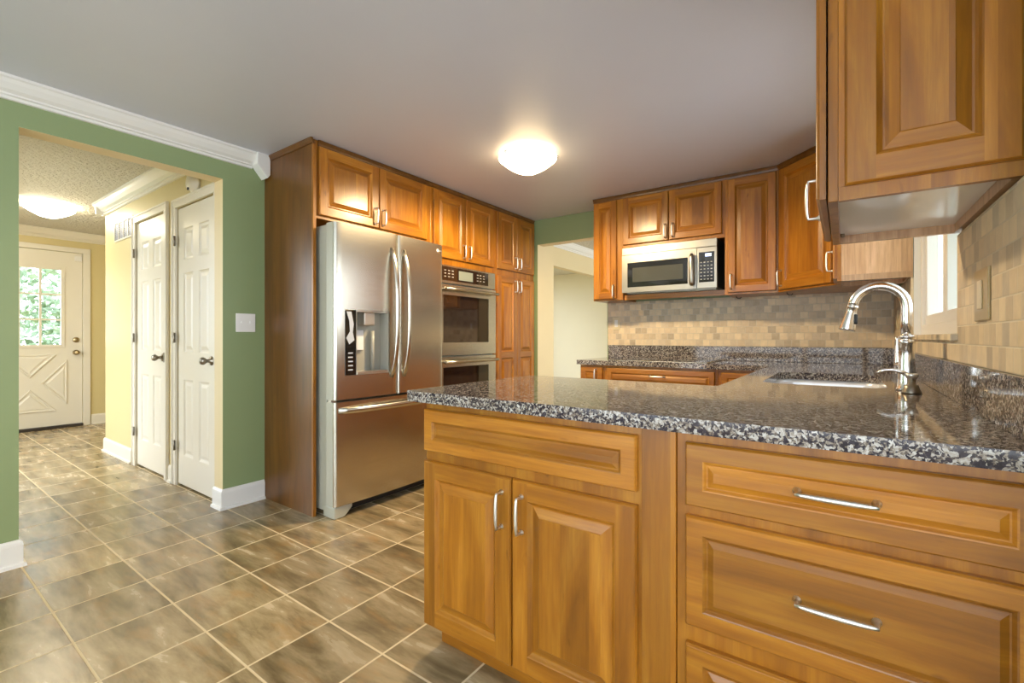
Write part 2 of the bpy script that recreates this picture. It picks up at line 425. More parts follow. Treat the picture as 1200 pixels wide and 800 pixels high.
# ------------------------------------------------------------------ room shell
fl = MB().box((WX-6.5, RY-.2, -.05), (EX2+.2, 9.0, 0), 'floor').build('floor'); struct(fl)
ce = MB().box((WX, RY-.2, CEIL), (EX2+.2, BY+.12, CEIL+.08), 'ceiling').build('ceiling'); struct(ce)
HC = 2.40
OP = (.433, 1.337, -.01, 2.12)
wallslab('wall_left', 'x', WX-.12, WX, RY-.2, BY+.12, 0, CEIL+.07, [OP], 'green', mats=('yellow', 'green', 'cream'))
DOP = (-2.618, -1.832, -.01, 2.075)
wallslab('wall_back', 'y', BY, BY+.12, WX+.001, EX+.12, 0, CEIL, [DOP], 'green', mats=('green', 'cream', 'cream'))
WIN = (1.925, 3.112, 1.115, 2.08)
wallslab('wall_right', 'x', EX, EX+.14, 1.0, BY-.001, 0, CEIL, [WIN], 'green', mats=('green', 'green', 'white'))
wallslab('wall_right_return', 'y', 1.001, 1.12, EX+.141, EX2+.12, 0, CEIL, [], 'green')
W2 = (-2.9, 1.6, .06, 2.20); W3 = (-2.7, .75, .45, 2.20)
wallslab('wall_rear', 'y', RY-.14, RY, WX+.001, EX2-.001, 0, CEIL, [W2], 'green')
wallslab('wall_right_rear', 'x', EX2, EX2+.14, RY-.14, 1.0, 0, CEIL, [W3], 'green')

# hall
D1 = (-4.055, -3.405, -.01, 2.068); D2 = (-4.95, -4.285, -.01, 2.085)
HNY = 1.365
wallslab('wall_hall_side', 'y', HNY, HNY+.10, -5.85, WX-.121, 0, HC, [D1, D2], 'yellow')
wallslab('wall_hall_return', 'x', -5.85, -5.75, HNY+.101, 3.2, 0, HC, [], 'yellow')
FX = -7.76
ED = (.66, 1.592, -.01, 2.15)
wallslab('wall_hall_far', 'x', FX-.12, FX, -.4, 3.3, 0, HC, [ED], 'yellow')
wallslab('wall_hall_near', 'y', -.30, -.18, FX+.001, WX-.121, 0, HC, [(-7.0, -4.6, .2, 2.15)], 'yellow')  # side opening added, out of view, to brighten the hall
wallslab('wall_hall_end', 'y', 3.201, 3.3, FX+.001, -5.75, 0, HC, [], 'yellow')
struct(MB().box((FX-.12, -.3, HC), (WX-.121, 3.3, HC+.08), 'popcorn').build('ceiling_hall'))
# closets behind the hall doors
wallslab('wall_closet', 'y', 1.95, 2.0, -5.74, WX-.121, 0, HC, [], 'yellow')

# dining room beyond the range wall
wallslab('wall_dining_left', 'x', -3.05, -2.95, 4.451, 8.0, 0, 2.335, [(4.52, 7.6, -.01, 2.0)], 'cream')
wallslab('wall_back_return', 'y', BY+.121, 4.45, -3.05, -2.619, 0, 2.335, [], 'cream')
wallslab('wall_dining_far', 'y', 8.0, 8.1, -6.6, 1.2, 0, 2.335, [], 'pale')
wallslab('wall_dining_right', 'x', 1.1, 1.2, BY+.121, 8.0, 0, 2.335, [(4.5, 7.4, .1, 2.2)], 'cream')  # unseen opening added so daylight reaches the dining room
wallslab('wall_living_far', 'x', -5.2, -5.1, 3.3, 8.0, 0, 2.335, [(3.6, 7.5, .2, 2.2)], 'pale')  # hole added out of sight to throw more daylight onto the far wall
wallslab('wall_living_near', 'y', 3.31, 3.4, -5.1, WX-.121, 0, 2.335, [], 'pale')
struct(MB().box((-5.2, BY+.121, 2.335), (1.2, 8.1, 2.5), 'popcorn').build('ceiling_dining'))
struct(MB().box((-5.2, 3.31, 2.335), (WX-.121, BY+.1205, 2.5), 'popcorn').build('ceiling_living'))

# crown mouldings, baseboards
CP = [(0, 0), (.075, 0), (.075, -.012), (.066, -.018), (.058, -.034), (.040, -.058), (.022, -.070), (.022, -.078), (.012, -.082), (.012, -.096), (0, -.098)]
BP = [(0, .128), (.006, .128), (.012, .116), (.014, .104), (.014, .018), (.024, .014), (.026, 0), (0, 0)]
def mould(name, p0, p1, n, prof, z, mat='white', k=1.0, ends=(0, 0)):
    p0 = Vector((*p0, z)); p1 = Vector((*p1, z)); n = Vector((*n, 0)); d = (p1-p0).normalized(); mb = MB(); m = len(prof)
    vs = [p0+n*a*k+Vector((0, 0, b*k))+d*a*k*ends[0] for a, b in prof]+[p1+n*a*k+Vector((0, 0, b*k))+d*a*k*ends[1] for a, b in prof]
    mb.add(vs, [(i, (i+1) % m, m+(i+1) % m, m+i) for i in range(m)]+[list(range(m)), [m+i for i in range(m)][::-1]], mat)
    return struct(mb.build(name, weld=True))
mould('trim_1', (WX, RY), (WX, 1.515), (1, 0), CP, CEIL-.0005)
# end block where the crown meets the tall panel
cb = MB(); cb.prism([(1.513, 2.3325), (1.598, 2.3325), (1.598, 2.20), (1.580, 2.175), (1.513, 2.255)], WX, WX+.088, 'white', 'x')
struct(cb.build('trim_2', bevel=.003))
mould('trim_3', (-5.85-.07, HNY), (WX-.121, HNY), (0, -1), CP, HC, 'white', 1.15)
mould('trim_4', (FX, -.18), (FX, 3.2), (1, 0), CP, HC, 'doorwhite', 1.1)
mould('trim_5', (-5.85, 3.2), (-5.85, HNY-.07), (-1, 0), CP, HC, 'white', 1.15)
mould('trim_6', (-2.95, 4.451), (-2.95, 8.0), (1, 0), CP, 2.335, 'white', 1.0)
mould('baseboard_left', (WX, 1.337), (WX, 1.597), (1, 0), BP, 0, 'white', 1.0, (-1, 0))
mould('baseboard_left_jamb', (WX-.12, 1.337), (WX, 1.337), (0, -1), BP, 0, 'white', 1.0, (0, 1))
mould('baseboard_left_rear', (WX, RY), (WX, .433), (1, 0), BP, 0, 'white', 1.0, (0, 1))
mould('baseboard_left_rear_jamb', (WX-.12, .433), (WX, .433), (0, 1), BP, 0, 'white', 1.0, (0, 1))
mould('baseboard_hall', (-5.85, HNY), (-5.06, HNY), (0, -1), BP, 0, 'doorwhite', 1.0, (-1, 0))
mould('baseboard_hall_return', (-5.85, 3.2), (-5.85, HNY), (-1, 0), BP, 0, 'doorwhite', 1.0, (0, 1))
mould('baseboard_hall_gap', (-4.205, HNY), (-4.135, HNY), (0, -1), BP, 0, 'doorwhite')
mould('baseboard_hall_far', (FX, 1.67), (FX, 3.2), (1, 0), BP, 0, 'doorwhite')

# ------------------------------------------------------------------ doors in the hall (structure)
SIXPROF = [(0, 0), (.006, -.006), (.016, -.009), (.022, -.009), (.045, -.003), (.047, -.003)]
def casing(parent, ax_lo, ax_hi, top, front, cw, name='casing', mat='doorwhite'):
    """casing round a door in the hall's side wall (faces -Y)"""
    mb = MB(); y0 = front; y1 = front-.018
    mb.box((ax_lo-cw, y0, 0), (ax_lo, y1, top), mat); mb.box((ax_hi, y0, 0), (ax_hi+cw, y1, top), mat)
    mb.box((ax_lo-cw, y0, top), (ax_hi+cw, y1, top+cw), mat)
    mb.box((ax_lo-cw, y1, 0), (ax_lo-cw+.016, y1-.006, top+cw), mat); mb.box((ax_hi+cw-.016, y1, 0), (ax_hi+cw, y1-.006, top+cw), mat)
    mb.box((ax_lo-cw+.016, y1, top+cw-.016), (ax_hi+cw-.016, y1-.006, top+cw), mat)
    return mb.build(name, parent, bevel=.003)
def knob(mb, c, n, mat, r=.026):
    mb.lathe(c, [(.0, 0), (.032, 0), (.032, .004), (.014, .010), (.011, .028), (.018, .036), (r, .048), (r*1.02, .058), (r*.8, .068), (.0, .071)], mat, 20, n)
def six_panel(name, D, knob_u, label):
    x0, x1, _, top = D; x0 += .006; x1 -= .006
    root = thing(name, None, None, ((x0+x1)/2, HNY, 0)); struct(root, label)
    w = x1-x0; F = frame((x0, HNY+.035, .014), (0, -1, 0)); h = top-.014-.006
    st = .105; mid = .10; pw = (w-2*st-mid)/2
    xc = [0, st, st+pw, st+pw+mid, w-st, w]
    zc = [0, .22, .78, .98, 1.56, 1.66, 1.89, h]
    slab(F, w, h, .035, xc, zc, {(i, j) for i in (1, 3) for j in (1, 3, 5)}, 'doorwhite', 'doorwhite', root, 'door_panel', SIXPROF, 'inset_panel')
    casing(root, D[0], D[1], top, HNY-.0005, .062)
    mb = MB(); knob(mb, (knob_u, HNY, .945), (0, -1, 0), 'bronze'); mb.build('knob', root)
    for z in (.30, 1.10, 1.82):
        mb = MB(); mb.box((D[0]-.012, HNY-.019, z-.036), (D[0]+.014, HNY-.0225, z+.036), 'bronze'); mb.lathe((D[0]+.002, HNY-.025, z-.038), [(0, 0), (.005, 0), (.005, .076), (0, .076)], 'bronze', 10)
        mb.build('hinge', root)
    return root
six_panel('door_1', D1, -3.475, 'white six-panel closet door nearest the kitchen opening, its knob at right')
d2 = six_panel('door_2', D2, -4.36, 'white six-panel closet door farther along the hall, beneath the vent end')
mb = MB(); mb.box((D2[1]+.004, HNY-.019, .91), (D2[1]+.020, HNY-.022, .985), 'bronze'); mb.build('strike_plate', d2)

# entry door: nine-lite over crossbuck
ed = struct(thing('door_3', None, None, (FX, 1.125, 0)), 'white entry door with small glass panes above a crossbuck panel')
y0, y1 = ED[0]+.005, ED[1]-.005
F = frame((FX-.05, y0, .035), (1, 0, 0)); W = y1-y0; H = ED[3]-.04
gx0, gx1, gz0, gz1 = .855-y0, 1.397-y0, 1.01-.035, 1.925-.035
mb = MB()
T = .044
for a, b, c, d in ((0, gx0, 0, H), (gx1, W, 0, H), (gx0, gx1, 0, gz0), (gx0, gx1, gz1, H)): mb.fbox(F, (a, 0, c), (b, T, d), 'doorwhite')
mb.build('door_panel', ed)
mb = MB()
for k in range(1, 3):
    u = gx0+(gx1-gx0)*k/3; mb.fbox(F, (u-.011, .012, gz0), (u+.011, T-.004, gz1), 'doorwhite')
    z = gz0+(gz1-gz0)*k/3; mb.fbox(F, (gx0, .013, z-.010), (gx1, T-.005, z+.010), 'doorwhite')
for a, b, c, d in ((gx0-.03, gx0+.004, gz0-.03, gz1+.03), (gx1-.004, gx1+.03, gz0-.03, gz1+.03), (gx0+.004, gx1-.004, gz0-.03, gz0+.004), (gx0+.004, gx1-.004, gz1-.004, gz1+.03)): mb.fbox(F, (a, T, c), (b, T+.010, d), 'doorwhite')
mb.build('muntin_grid', ed, bevel=.002)
mb = MB(); mb.fbox(F, (gx0, .020, gz0), (gx1, .024, gz1), 'glass'); mb.build('glass_pane', ed)
# crossbuck: four triangular raised fields
bx0, bx1, bz0, bz1 = .14, W-.14, .18, .86
cx, cz = (bx0+bx1)/2, (bz0+bz1)/2; g = .062
def tri(pts, r0, mat):
    mbt = MB(); c = Vector((sum(p[0] for p in pts)/3, sum(p[1] for p in pts)/3))
    rings = []
    for q, d in r0:
        rings.append([F(c.x+(p[0]-c.x)*(1-q), T+d, c.y+(p[1]-c.y)*(1-q)) for p in pts])
    for a, b in zip(rings[:-1], rings[1:]): mbt.add(a+b, [(0, 1, 4, 3), (1, 2, 5, 4), (2, 0, 3, 5)], mat)
    mbt.add(rings[-1], [(0, 1, 2)], mat)
    return mbt.build('crossbuck_panel', ed)
RP = [(0, .0005), (.03, .012), (.12, .012), (.18, .004), (.30, .004), (.42, .010)]
dx, dz = (bx1-bx0), (bz1-bz0); gx = g*1.5; gz = g*1.1
tri([(bx0+gx, bz0), (bx1-gx, bz0), (cx, cz-gz)], RP, 'doorwhite'); tri([(bx1-gx, bz1), (bx0+gx, bz1), (cx, cz+gz)], RP, 'doorwhite')
tri([(bx0, bz1-gz), (bx0, bz0+gz), (cx-gx, cz)], RP, 'doorwhite'); tri([(bx1, bz0+gz), (bx1, bz1-gz), (cx+gx, cz)], RP, 'doorwhite')
mb = MB()
for a, b, c, d in ((ED[0]-.07, ED[0], 0, ED[3]), (ED[1], ED[1]+.07, 0, ED[3]), (ED[0]-.07, ED[1]+.07, ED[3], ED[3]+.06)): mb.box((FX+.0005, a, c), (FX+.02, b, d), 'doorwhite')
mb.build('casing', ed, bevel=.004)
mb = MB(); knob(mb, (FX-.006, 1.53, .915), (1, 0, 0), 'brass'); mb.build('knob', ed)
mb = MB(); mb.lathe((FX-.006, 1.53, 1.072), [(0, 0), (.033, 0), (.033, .006), (.026, .014), (.012, .016), (.010, .026), (0, .026)], 'brass', 20, (1, 0, 0)); mb.build('deadbolt', ed)
mb = MB(); mb.box((FX-.10, ED[0]+.001, .0005), (FX+.03, ED[1]-.001, .032), 'thresh'); mb.build('threshold', ed)
mb = MB(); mb.box((FX-.004, ED[1]-.075, 2.05), (FX+.02, ED[1]-.012, 2.11), 'plastic'); mb.build('contact_sensor', ed, bevel=.004)

# ------------------------------------------------------------------ windows
def window_unit(name, ax, pos, u0, u1, z0, z1, cols, label, fw=.05, rows=1, depth=.07):
    root = struct(thing(name, None, None, (pos, (u0+u1)/2, z0) if ax == 'x' else ((u0+u1)/2, pos, z0)), label)
    B = (lambda mb, a, b, c, d, p, q, m: mb.box((p, a, c), (q, b, d), m)) if ax == 'x' else (lambda mb, a, b, c, d, p, q, m: mb.box((a, p, c), (b, q, d), m))
    mb = MB(); p, q = pos-depth/2, pos+depth/2
    B(mb, u0+.001, u0+fw, z0+.001, z1-.001, p, q, 'white'); B(mb, u1-fw, u1-.001, z0+.001, z1-.001, p, q, 'white')
    B(mb, u0+fw, u1-fw, z0+.001, z0+fw, p, q, 'white'); B(mb, u0+fw, u1-fw, z1-fw, z1-.001, p, q, 'white'); mb.build('window_frame', root, bevel=.004)
    n = cols
    for i in range(n):
        a = u0+fw+(u1-u0-2*fw)*i/n; b = u0+fw+(u1-u0-2*fw)*(i+1)/n
        for j in range(rows):
            c = z0+fw+(z1-z0-2*fw)*j/rows; d = z0+fw+(z1-z0-2*fw)*(j+1)/rows
            s = .045; pp, qq = pos-depth*.32, pos+depth*.32
            mb = MB(); B(mb, a+.001, a+s, c+.001, d-.001, pp, qq, 'white'); B(mb, b-s, b-.001, c+.001, d-.001, pp, qq, 'white'); B(mb, a+s, b-s, c+.001, c+s, pp, qq, 'white'); B(mb, a+s, b-s, d-s, d-.001, pp, qq, 'white')
            so = mb.build('sash', root, bevel=.003)
            mb = MB(); B(mb, a+s-.004, b-s+.004, c+s-.004, d-s+.004, pos-.003, pos+.003, 'glass'); mb.build('pane', so)
    return root
wn1 = window_unit('window_1', 'x', EX+.062, WIN[0], WIN[1], WIN[2], WIN[3], 2, 'white kitchen window beside the sink')
window_unit('window_2', 'y', RY-.07, W2[0], W2[1], W2[2], W2[3], 2, 'wide sliding glass door behind the camera', .06)
window_unit('window_3', 'x', EX2+.07, W3[0], W3[1], W3[2], W3[3], 2, 'breakfast area window', .06)
struct(MB().box((EX-.028, WIN[0]-.012, WIN[2]-.022), (EX+.055, WIN[1]+.012, WIN[2]-.0005), 'stonesill' if 'stonesill' in M else 'splash_side').build('trim_7', bevel=.003), 'stone window sill')
portal('portal_kitchen_window', (EX+.15, (WIN[0]+WIN[1])/2, (WIN[2]+WIN[3])/2), (R90, 0, R90), WIN[1]-WIN[0], WIN[3]-WIN[2])
portal('portal_sliding_door', ((W2[0]+W2[1])/2, RY-.15, (W2[2]+W2[3])/2), (R90, 0, math.pi), W2[1]-W2[0], W2[3]-W2[2])
portal('portal_breakfast', (EX2+.15, (W3[0]+W3[1])/2, (W3[2]+W3[3])/2), (R90, 0, R90), W3[1]-W3[0], W3[3]-W3[2])
portal('portal_dining', (1.21, 5.95, 1.15), (R90, 0, R90), 2.9, 2.1)
portal('portal_living', (-5.21, 5.55, 1.2), (R90, 0, -R90), 3.9, 2.0)
portal('portal_hall', (-5.8, -.31, 1.17), (R90, 0, math.pi), 2.4, 1.95)
portal('portal_entry', (FX-.13, (ED[0]+ED[1])/2, 1.47), (R90, 0, -R90), .9, .95)

# ------------------------------------------------------------------ tile backsplash (structure) and granite
struct(MB().box((-1.822, BY-.011, 1.03), (EX-.0005, BY-.0005, 1.43), 'splash_back').build('trim_8'), 'stone mosaic backsplash on the range wall')
o = wallslab('trim_9', 'x', EX-.011, EX-.0005, 1.135, BY-.0115, 1.03, 1.4115, [(WIN[0], WIN[1], WIN[2]-.022, 3)], 'splash_side'); o['label'] = 'stone mosaic backsplash on the window wall'
# tile round the window up to the ceiling is hidden by the cabinets: only the strip under the sill and beside it shows

CT, CB = .914, .878
def rrect(x0, x1, y0, y1, r, n=6):
    pts = []
    for cx, cy, a in ((x1-r, y0+r, -90), (x1-r, y1-r, 0), (x0+r, y1-r, 90), (x0+r, y0+r, 180)):
        for i in range(n+1): t = math.radians(a+90*i/n); pts.append((cx+r*math.cos(t), cy+r*math.sin(t)))
    return pts
PENY0, PENY1 = 1.122, 1.935
def fillet(pts, rads, n=6):
    out = []
    for i, p in enumerate(pts):
        r = rads[i]; p = Vector(p)
        if not r: out.append(tuple(p)); continue
        a = (Vector(pts[i-1])-p).normalized(); b = (Vector(pts[(i+1) % len(pts)])-p).normalized()
        for k in range(n+1):
            t = k/n; q = p+a*r*(1-t)**2+b*r*t**2
            out.append(tuple(q))
    return out
OUT = fillet([(-1.272, PENY0), (EX-.001, PENY0), (EX-.001, BY-.001), (-1.83, BY-.001), (-1.83, 3.485), (-.40, 3.485), (-.40, PENY1), (-1.272, PENY1)], [.02, 0, 0, 0, .01, .02, .02, .03])
SX0, SX1, SY0, SY1 = -.285, .135, 2.19, 2.93
HOLE = rrect(SX0, SX1, SY0, SY1, .07)
ct = thing('granite_countertop', 'speckled granite countertop running from the peninsula round the sink to the range', 'countertop', (-.4, 2.5, CB))
def slab_poly(outer, hole, z0, z1, mat):
    mb = MB(); polys = [[Vector((*p, 0)) for p in outer]]+([[Vector((*p, 0)) for p in hole]] if hole else [])
    flat = [p for q in polys for p in q]; tr = tessellate_polygon(polys); n = len(flat)
    vs = [(p.x, p.y, z1) for p in flat]+[(p.x, p.y, z0) for p in flat]
    fs = [tuple(t) for t in tr]+[tuple(n+i for i in t[::-1]) for t in tr]; o = 0
    for q in polys:
        m = len(q)
        for i in range(m): fs.append((o+i, o+(i+1) % m, n+o+(i+1) % m, n+o+i))
        o += m
    return mb.add(vs, fs, mat)
slab_poly(OUT, HOLE, CB, CT, 'granite').build('countertop_slab', ct, bevel=.009, seg=3, weld=True)
mb = MB(); mb.box((-1.815, BY-.021, CT+.0003), (EX-.0225, BY-.0005, 1.029), 'granite'); mb.build('backsplash_strip', ct, bevel=.002)
mb = MB(); mb.box((EX-.022, 1.135, CT+.0003), (EX-.0005, BY-.0005, 1.029), 'granite'); mb.build('backsplash_strip', ct, bevel=.002)

# sink
sk = thing('undermount_sink', 'stainless undermount sink set into the granite beside the window', 'sink', ((SX0+SX1)/2, (SY0+SY1)/2, .70))
mb = MB(); rings = [(SX0-.02, SX1+.02, SY0-.02, SY1+.02, .09, CB-.002), (SX0-.004, SX1+.004, SY0-.004, SY1+.004, .074, CB-.002), (SX0-.002, SX1+.002, SY0-.002, SY1+.002, .072, CB-.02), (SX0+.012, SX1-.012, SY0+.012, SY1-.012, .07, .72), (SX0+.04, SX1-.04, SY0+.04, SY1-.04, .06, .69)]
vs = []; n = 28
for r in rings: vs += [(x, y, r[5]) for x, y in rrect(*r[:5])]
fs = [(i*n+j, i*n+(j+1) % n, (i+1)*n+(j+1) % n, (i+1)*n+j) for i in range(len(rings)-1) for j in range(n)]+[[(len(rings)-1)*n+j for j in range(n)]]
mb.add(vs, fs, 'sinksteel', True); mb.build('basin', sk, solid=.002)
mb = MB(); mb.lathe(((SX0+SX1)/2, (SY0+SY1)/2, .692), [(0, 0), (.045, 0), (.045, .004), (.036, .004), (.03, -.001), (0, -.001)], 'chrome', 24); mb.build('drain', sk)

# faucet
fa = thing('kitchen_faucet', 'tall chrome gooseneck faucet standing behind the sink', 'faucet', (.183, 2.17, CT))
fx, fy = .183, 2.17
mb = MB(); mb.lathe((fx, fy, CT+.0003), [(0, 0), (.031, 0), (.031, .006), (.027, .012), (.0265, .04), (.0225, .12), (.0195, .165), (.0235, .168), (.0235, .176), (.0205, .179), (.0205, .186), (.023, .188), (.023, .194), (.018, .197), (0, .197)], 'chrome', 28); mb.build('base_column', fa)
mb = MB(); cr = .078; zc = CT+.30; path = [(fx, fy, CT+.195), (fx, fy, CT+.25)]
for i in range(17):
    t = math.pi*i/16*.97; path.append((fx-cr+cr*math.cos(t), fy, zc+cr*math.sin(t)))
mb.tube(path, .0165, 'chrome', 20); e = Vector(path[-1]); mb.build('spout', fa)
mb = MB(); dirn = Vector((-.20, 0, -1)).normalized()
mb.lathe(e-dirn*.002, [(0, 0), (.0185, 0), (.0185, .008), (.0165, .010), (.0175, .03), (.0265, .088), (.0265, .094), (.021, .096), (0, .094)], 'chrome', 24, dirn)
sh = mb.build('spray_head', fa)
mb = MB(); c = e+dirn*.05+Vector((.019, -.010, 0)); mb.box(c-Vector((.004, .007, .020)), c+Vector((.006, .007, .018)), 'black'); mb.build('spray_button', sh, bevel=.004)
mb = MB(); mb.tube([(fx-.005, fy+.012, CT+.085), (fx-.018, fy+.055, CT+.09)], [.014, .0125], 'chrome', 16)
mb.tube([(fx-.018, fy+.055, CT+.055), (fx-.019, fy+.058, CT+.09), (fx-.020, fy+.060, CT+.13), (fx-.021, fy+.062, CT+.18), (fx-.021, fy+.062, CT+.192)], [.010, .0135, .009, .006, .009], 'chrome', 14); mb.build('lever', fa)
# soap dispenser
so = thing('soap_dispenser', 'low pewter soap dispenser with curved nozzle in front of the faucet', 'soap dispenser', (.186, 2.055, CT))
sx, sy = .186, 2.055
mb = MB(); mb.lathe((sx, sy, CT+.0003), [(0, 0), (.027, 0), (.026, .006), (.021, .018), (.0185, .028), (.0105, .030), (.0105, .048), (0, .048)], 'bronze', 26); mb.build('collar', so)
mb = MB(); mb.lathe((sx, sy, CT+.048), [(0, 0), (.011, 0), (.017, .008), (.019, .016), (.018, .020), (0, .020)], 'nickel', 24)
mb.build('pump_head', so)
mb = MB(); mb.tube([(sx-.010, sy-.001, CT+.062), (sx-.028, sy-.002, CT+.073), (sx-.050, sy-.003, CT+.079), (sx-.072, sy-.004, CT+.077), (sx-.092, sy-.005, CT+.066)], [.0075, .007, .0062, .0056, .006], 'chrome', 14); mb.build('nozzle', so)

# ------------------------------------------------------------------ cabinets
def basebox(mb, x0, x1, y0, y1, z0, z1, mat='wood_v'): mb.box((x0, y0, z0), (x1, y1, z1), mat)
TK = .10
# peninsula, camera side (front faces -Y, frame plane 1.16)
PF = 1.160
pc = thing('base_cabinet', 'cherry base cabinet with two doors at the free end of the peninsula', 'cabinet', (-.81, 1.45, 0))
MB().box((-1.203, PF, TK), (-.4205, 1.76, CB-.001), 'wood_c').build('carcass', pc, bevel=.0015)
MB().box((-1.188, PF+.062, 0), (-.4205, 1.74, TK-.001), 'wood_h').build('toe_kick', pc)
F = frame((0, PF, 0), (0, -1, 0))
d = cab_door(F, -1.199, -.430, .708, .853, pc, None, .040, name='drawer_front', horizontal=True)
cab_door(F, -1.199, -.824, .102, .674, pc, (-.856, .575, True))
cab_door(F, -.818, -.430, .102, .674, pc, (-.782, .575, True))
fp = thing('filler_panel', 'plain cherry filler panel between the two peninsula cabinets', 'filler panel', (-.375, 1.45, 0))
MB().box((-.4195, PF-.006, .012), (-.3335, 1.74, CB-.001), 'wood_v').build('panel', fp, bevel=.0015)
dc = thing('drawer_cabinet', 'cherry drawer base cabinet at the wall end of the peninsula, three wide drawers', 'cabinet', (-.02, 1.45, 0))
MB().box((-.3325, PF, TK), (EX-.002, 1.76, CB-.001), 'wood_c').build('carcass', dc, bevel=.0015)
MB().box((-.3325, PF+.062, 0), (EX-.002, 1.74, TK-.001), 'wood_h').build('toe_kick', dc)
for z0, z1, hz in ((.703, .853, .781), (.418, .679, .553), (.112, .374, .25)):
    cab_door(F, -.309, .283, z0, z1, dc, (-.014, hz, False), .040, name='drawer_front', horizontal=True, hl=.132)

# sink base along the window wall (front faces -X)
sb = thing('sink_cabinet', 'cherry sink base cabinet under the window counter', 'cabinet', (-.05, 2.62, 0))
mb = MB(); mb.box((-.37, 1.765, TK), (-.35, 3.50, CB-.001), 'wood_v'); mb.box((-.349, 1.765, TK), (EX-.002, 1.785, CB-.001), 'wood_v'); mb.box((-.349, 3.48, TK), (EX-.002, 3.50, CB-.001), 'wood_v'); mb.box((-.349, 1.786, TK), (EX-.002, 3.479, TK+.02), 'wood_v'); mb.build('carcass', sb)
MB().box((-.31, 1.765, 0), (EX-.002, 3.50, TK-.001), 'wood_h').build('toe_kick', sb)
F = frame((-.37, 0, 0), (-1, 0, 0))   # u = -y
cab_door(F, -2.60, -1.96, .708, .853, sb, None, .040, name='drawer_front', horizontal=True); cab_door(F, -3.30, -2.62, .708, .853, sb, None, .040, name='drawer_front', horizontal=True)
cab_door(F, -2.60, -1.96, .105, .69, sb, (-2.56, .58, True)); cab_door(F, -3.30, -2.62, .105, .69, sb, (-2.66, .58, True))

# range wall base cabinets (front faces -Y at 3.51)
BF = 3.515
F = frame((0, BF, 0), (0, -1, 0))
def rbase(label, x0, x1, fronts, doors):
    r = thing('base_cabinet', label, 'cabinet', ((x0+x1)/2, 3.8, 0))
    MB().box((x0, BF, TK), (x1, BY-.002, CB-.001), 'wood_c').build('carcass', r, bevel=.0015)
    MB().box((x0, BF+.06, 0), (x1, BY-.002, TK-.001), 'wood_h').build('toe_kick', r)
    for (a, b, z0, z1, h) in fronts: cab_door(F, a, b, z0, z1, r, h, .036, name='drawer_front', horizontal=True)
    for (a, b, z0, z1, h) in doors: cab_door(F, a, b, z0, z1, r, h)
    return r
rbase('narrow cherry base cabinet at the doorway end of the range wall', -1.805, -1.586, [(-1.793, -1.60, .715, .858, (-1.655, .787, True))], [(-1.793, -1.60, .105, .70, (-1.63, .6, True))])
rbase('wide cherry drawer cabinet beneath the cooktop', -1.585, -.7235, [(-1.562, -.742, .715, .858, (-1.15, .805, False)), (-1.562, -.742, .42, .70, (-1.15, .56, False)), (-1.562, -.742, .112, .405, (-1.15, .26, False))], [])
rbase('cherry corner base cabinet right of the cooktop cabinet', -.7225, -.374, [(-.700, -.385, .715, .858, None)], [(-.700, -.385, .105, .70, (-.66, .6, True))])
# cooktop
ck = thing('cooktop', 'flat black glass cooktop with thin steel rim on the range wall counter', 'cooktop', (-1.19, 3.80, CT))
mb = MB(); mb.box((-1.56, 3.535, CT+.0004), (-.80, 4.05, CT+.006), 'steel'); mb.build('rim', ck, bevel=.002)
mb = MB(); mb.box((-1.552, 3.543, CT+.0062), (-.808, 4.042, CT+.009), 'blackglass'); mb.build('glass_top', ck, bevel=.001)
for x, y, r in ((-1.36, 3.67, .09), (-1.36, 3.90, .075), (-1.0, 3.67, .075), (-1.0, 3.90, .10)):
    mb = MB(); mb.lathe((x, y, CT+.0092), [(r-.003, 0), (r, 0), (r, .0004), (r-.003, .0004), (r-.003, 0)], 'key', 40); mb.build('burner_ring', ck)

# wall cabinets: boxes hang from UB to just below the ceiling, small crown strip above
UB, UT = 1.425, CEIL-.003
UF = 3.80
def topstrip(name, pts, parent, h=.034, out=.016):
    """little stepped cornice following a poly-line of (x, y) front points with outward side to the left of travel"""
    mb = MB(); P = [Vector(p) for p in pts]; offs = []
    for i, p in enumerate(P):
        d0 = (P[i]-P[i-1]).normalized() if i else None; d1 = (P[i+1]-P[i]).normalized() if i < len(P)-1 else None
        n0 = Vector((d0.y, -d0.x)) if d0 else None; n1 = Vector((d1.y, -d1.x)) if d1 else None
        n = (n0+n1).normalized()/max(.3, math.cos((n0.angle(n1))/2)) if d0 and d1 else (n0 if d0 else n1)
        offs.append(n)
    prof = [(0, -h), (.006, -h), (.008, -h*.62), (out*.8, -h*.35), (out, -h*.25), (out, 0), (0, 0)]
    m = len(prof); vs = []
    for p, n in zip(P, offs): vs += [(p.x+n.x*a, p.y+n.y*a, UT+b) for a, b in prof]
    fs = [(i*m+j, i*m+(j+1) % m, (i+1)*m+(j+1) % m, (i+1)*m+j) for i in range(len(P)-1) for j in range(m)]+[list(range(m)), [(len(P)-1)*m+j for j in range(m)][::-1]]
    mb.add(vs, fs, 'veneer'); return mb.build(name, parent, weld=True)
def recessed(mb, x0, x1, y0, y1, z0, z1, side='wood_v', under='melamine', r=.030, t=.018, mat=None):
    """cabinet box with a recessed underside"""
    mb.box((x0, y0, z0+r), (x1, y1, z1), side)
F = frame((0, UF, 0), (0, -1, 0))
def ucab(label, x0, x1, z0, doors, name='wall_cabinet', strip=True, side0=None):
    r = thing(name, label, 'cabinet', ((x0+x1)/2, 3.96, z0))
    MB().box((x0, UF, z0), (x1, BY-.0125 if z0 < 1.5 else BY-.002, UT), 'wood_c').build('carcass', r, bevel=.0015)
    for (a, b, c, d, h) in doors: cab_door(F, a, b, c, d, r, h, .050)
    topstrip('cornice', [(x0, UF), (x1, UF)], r)
    return r
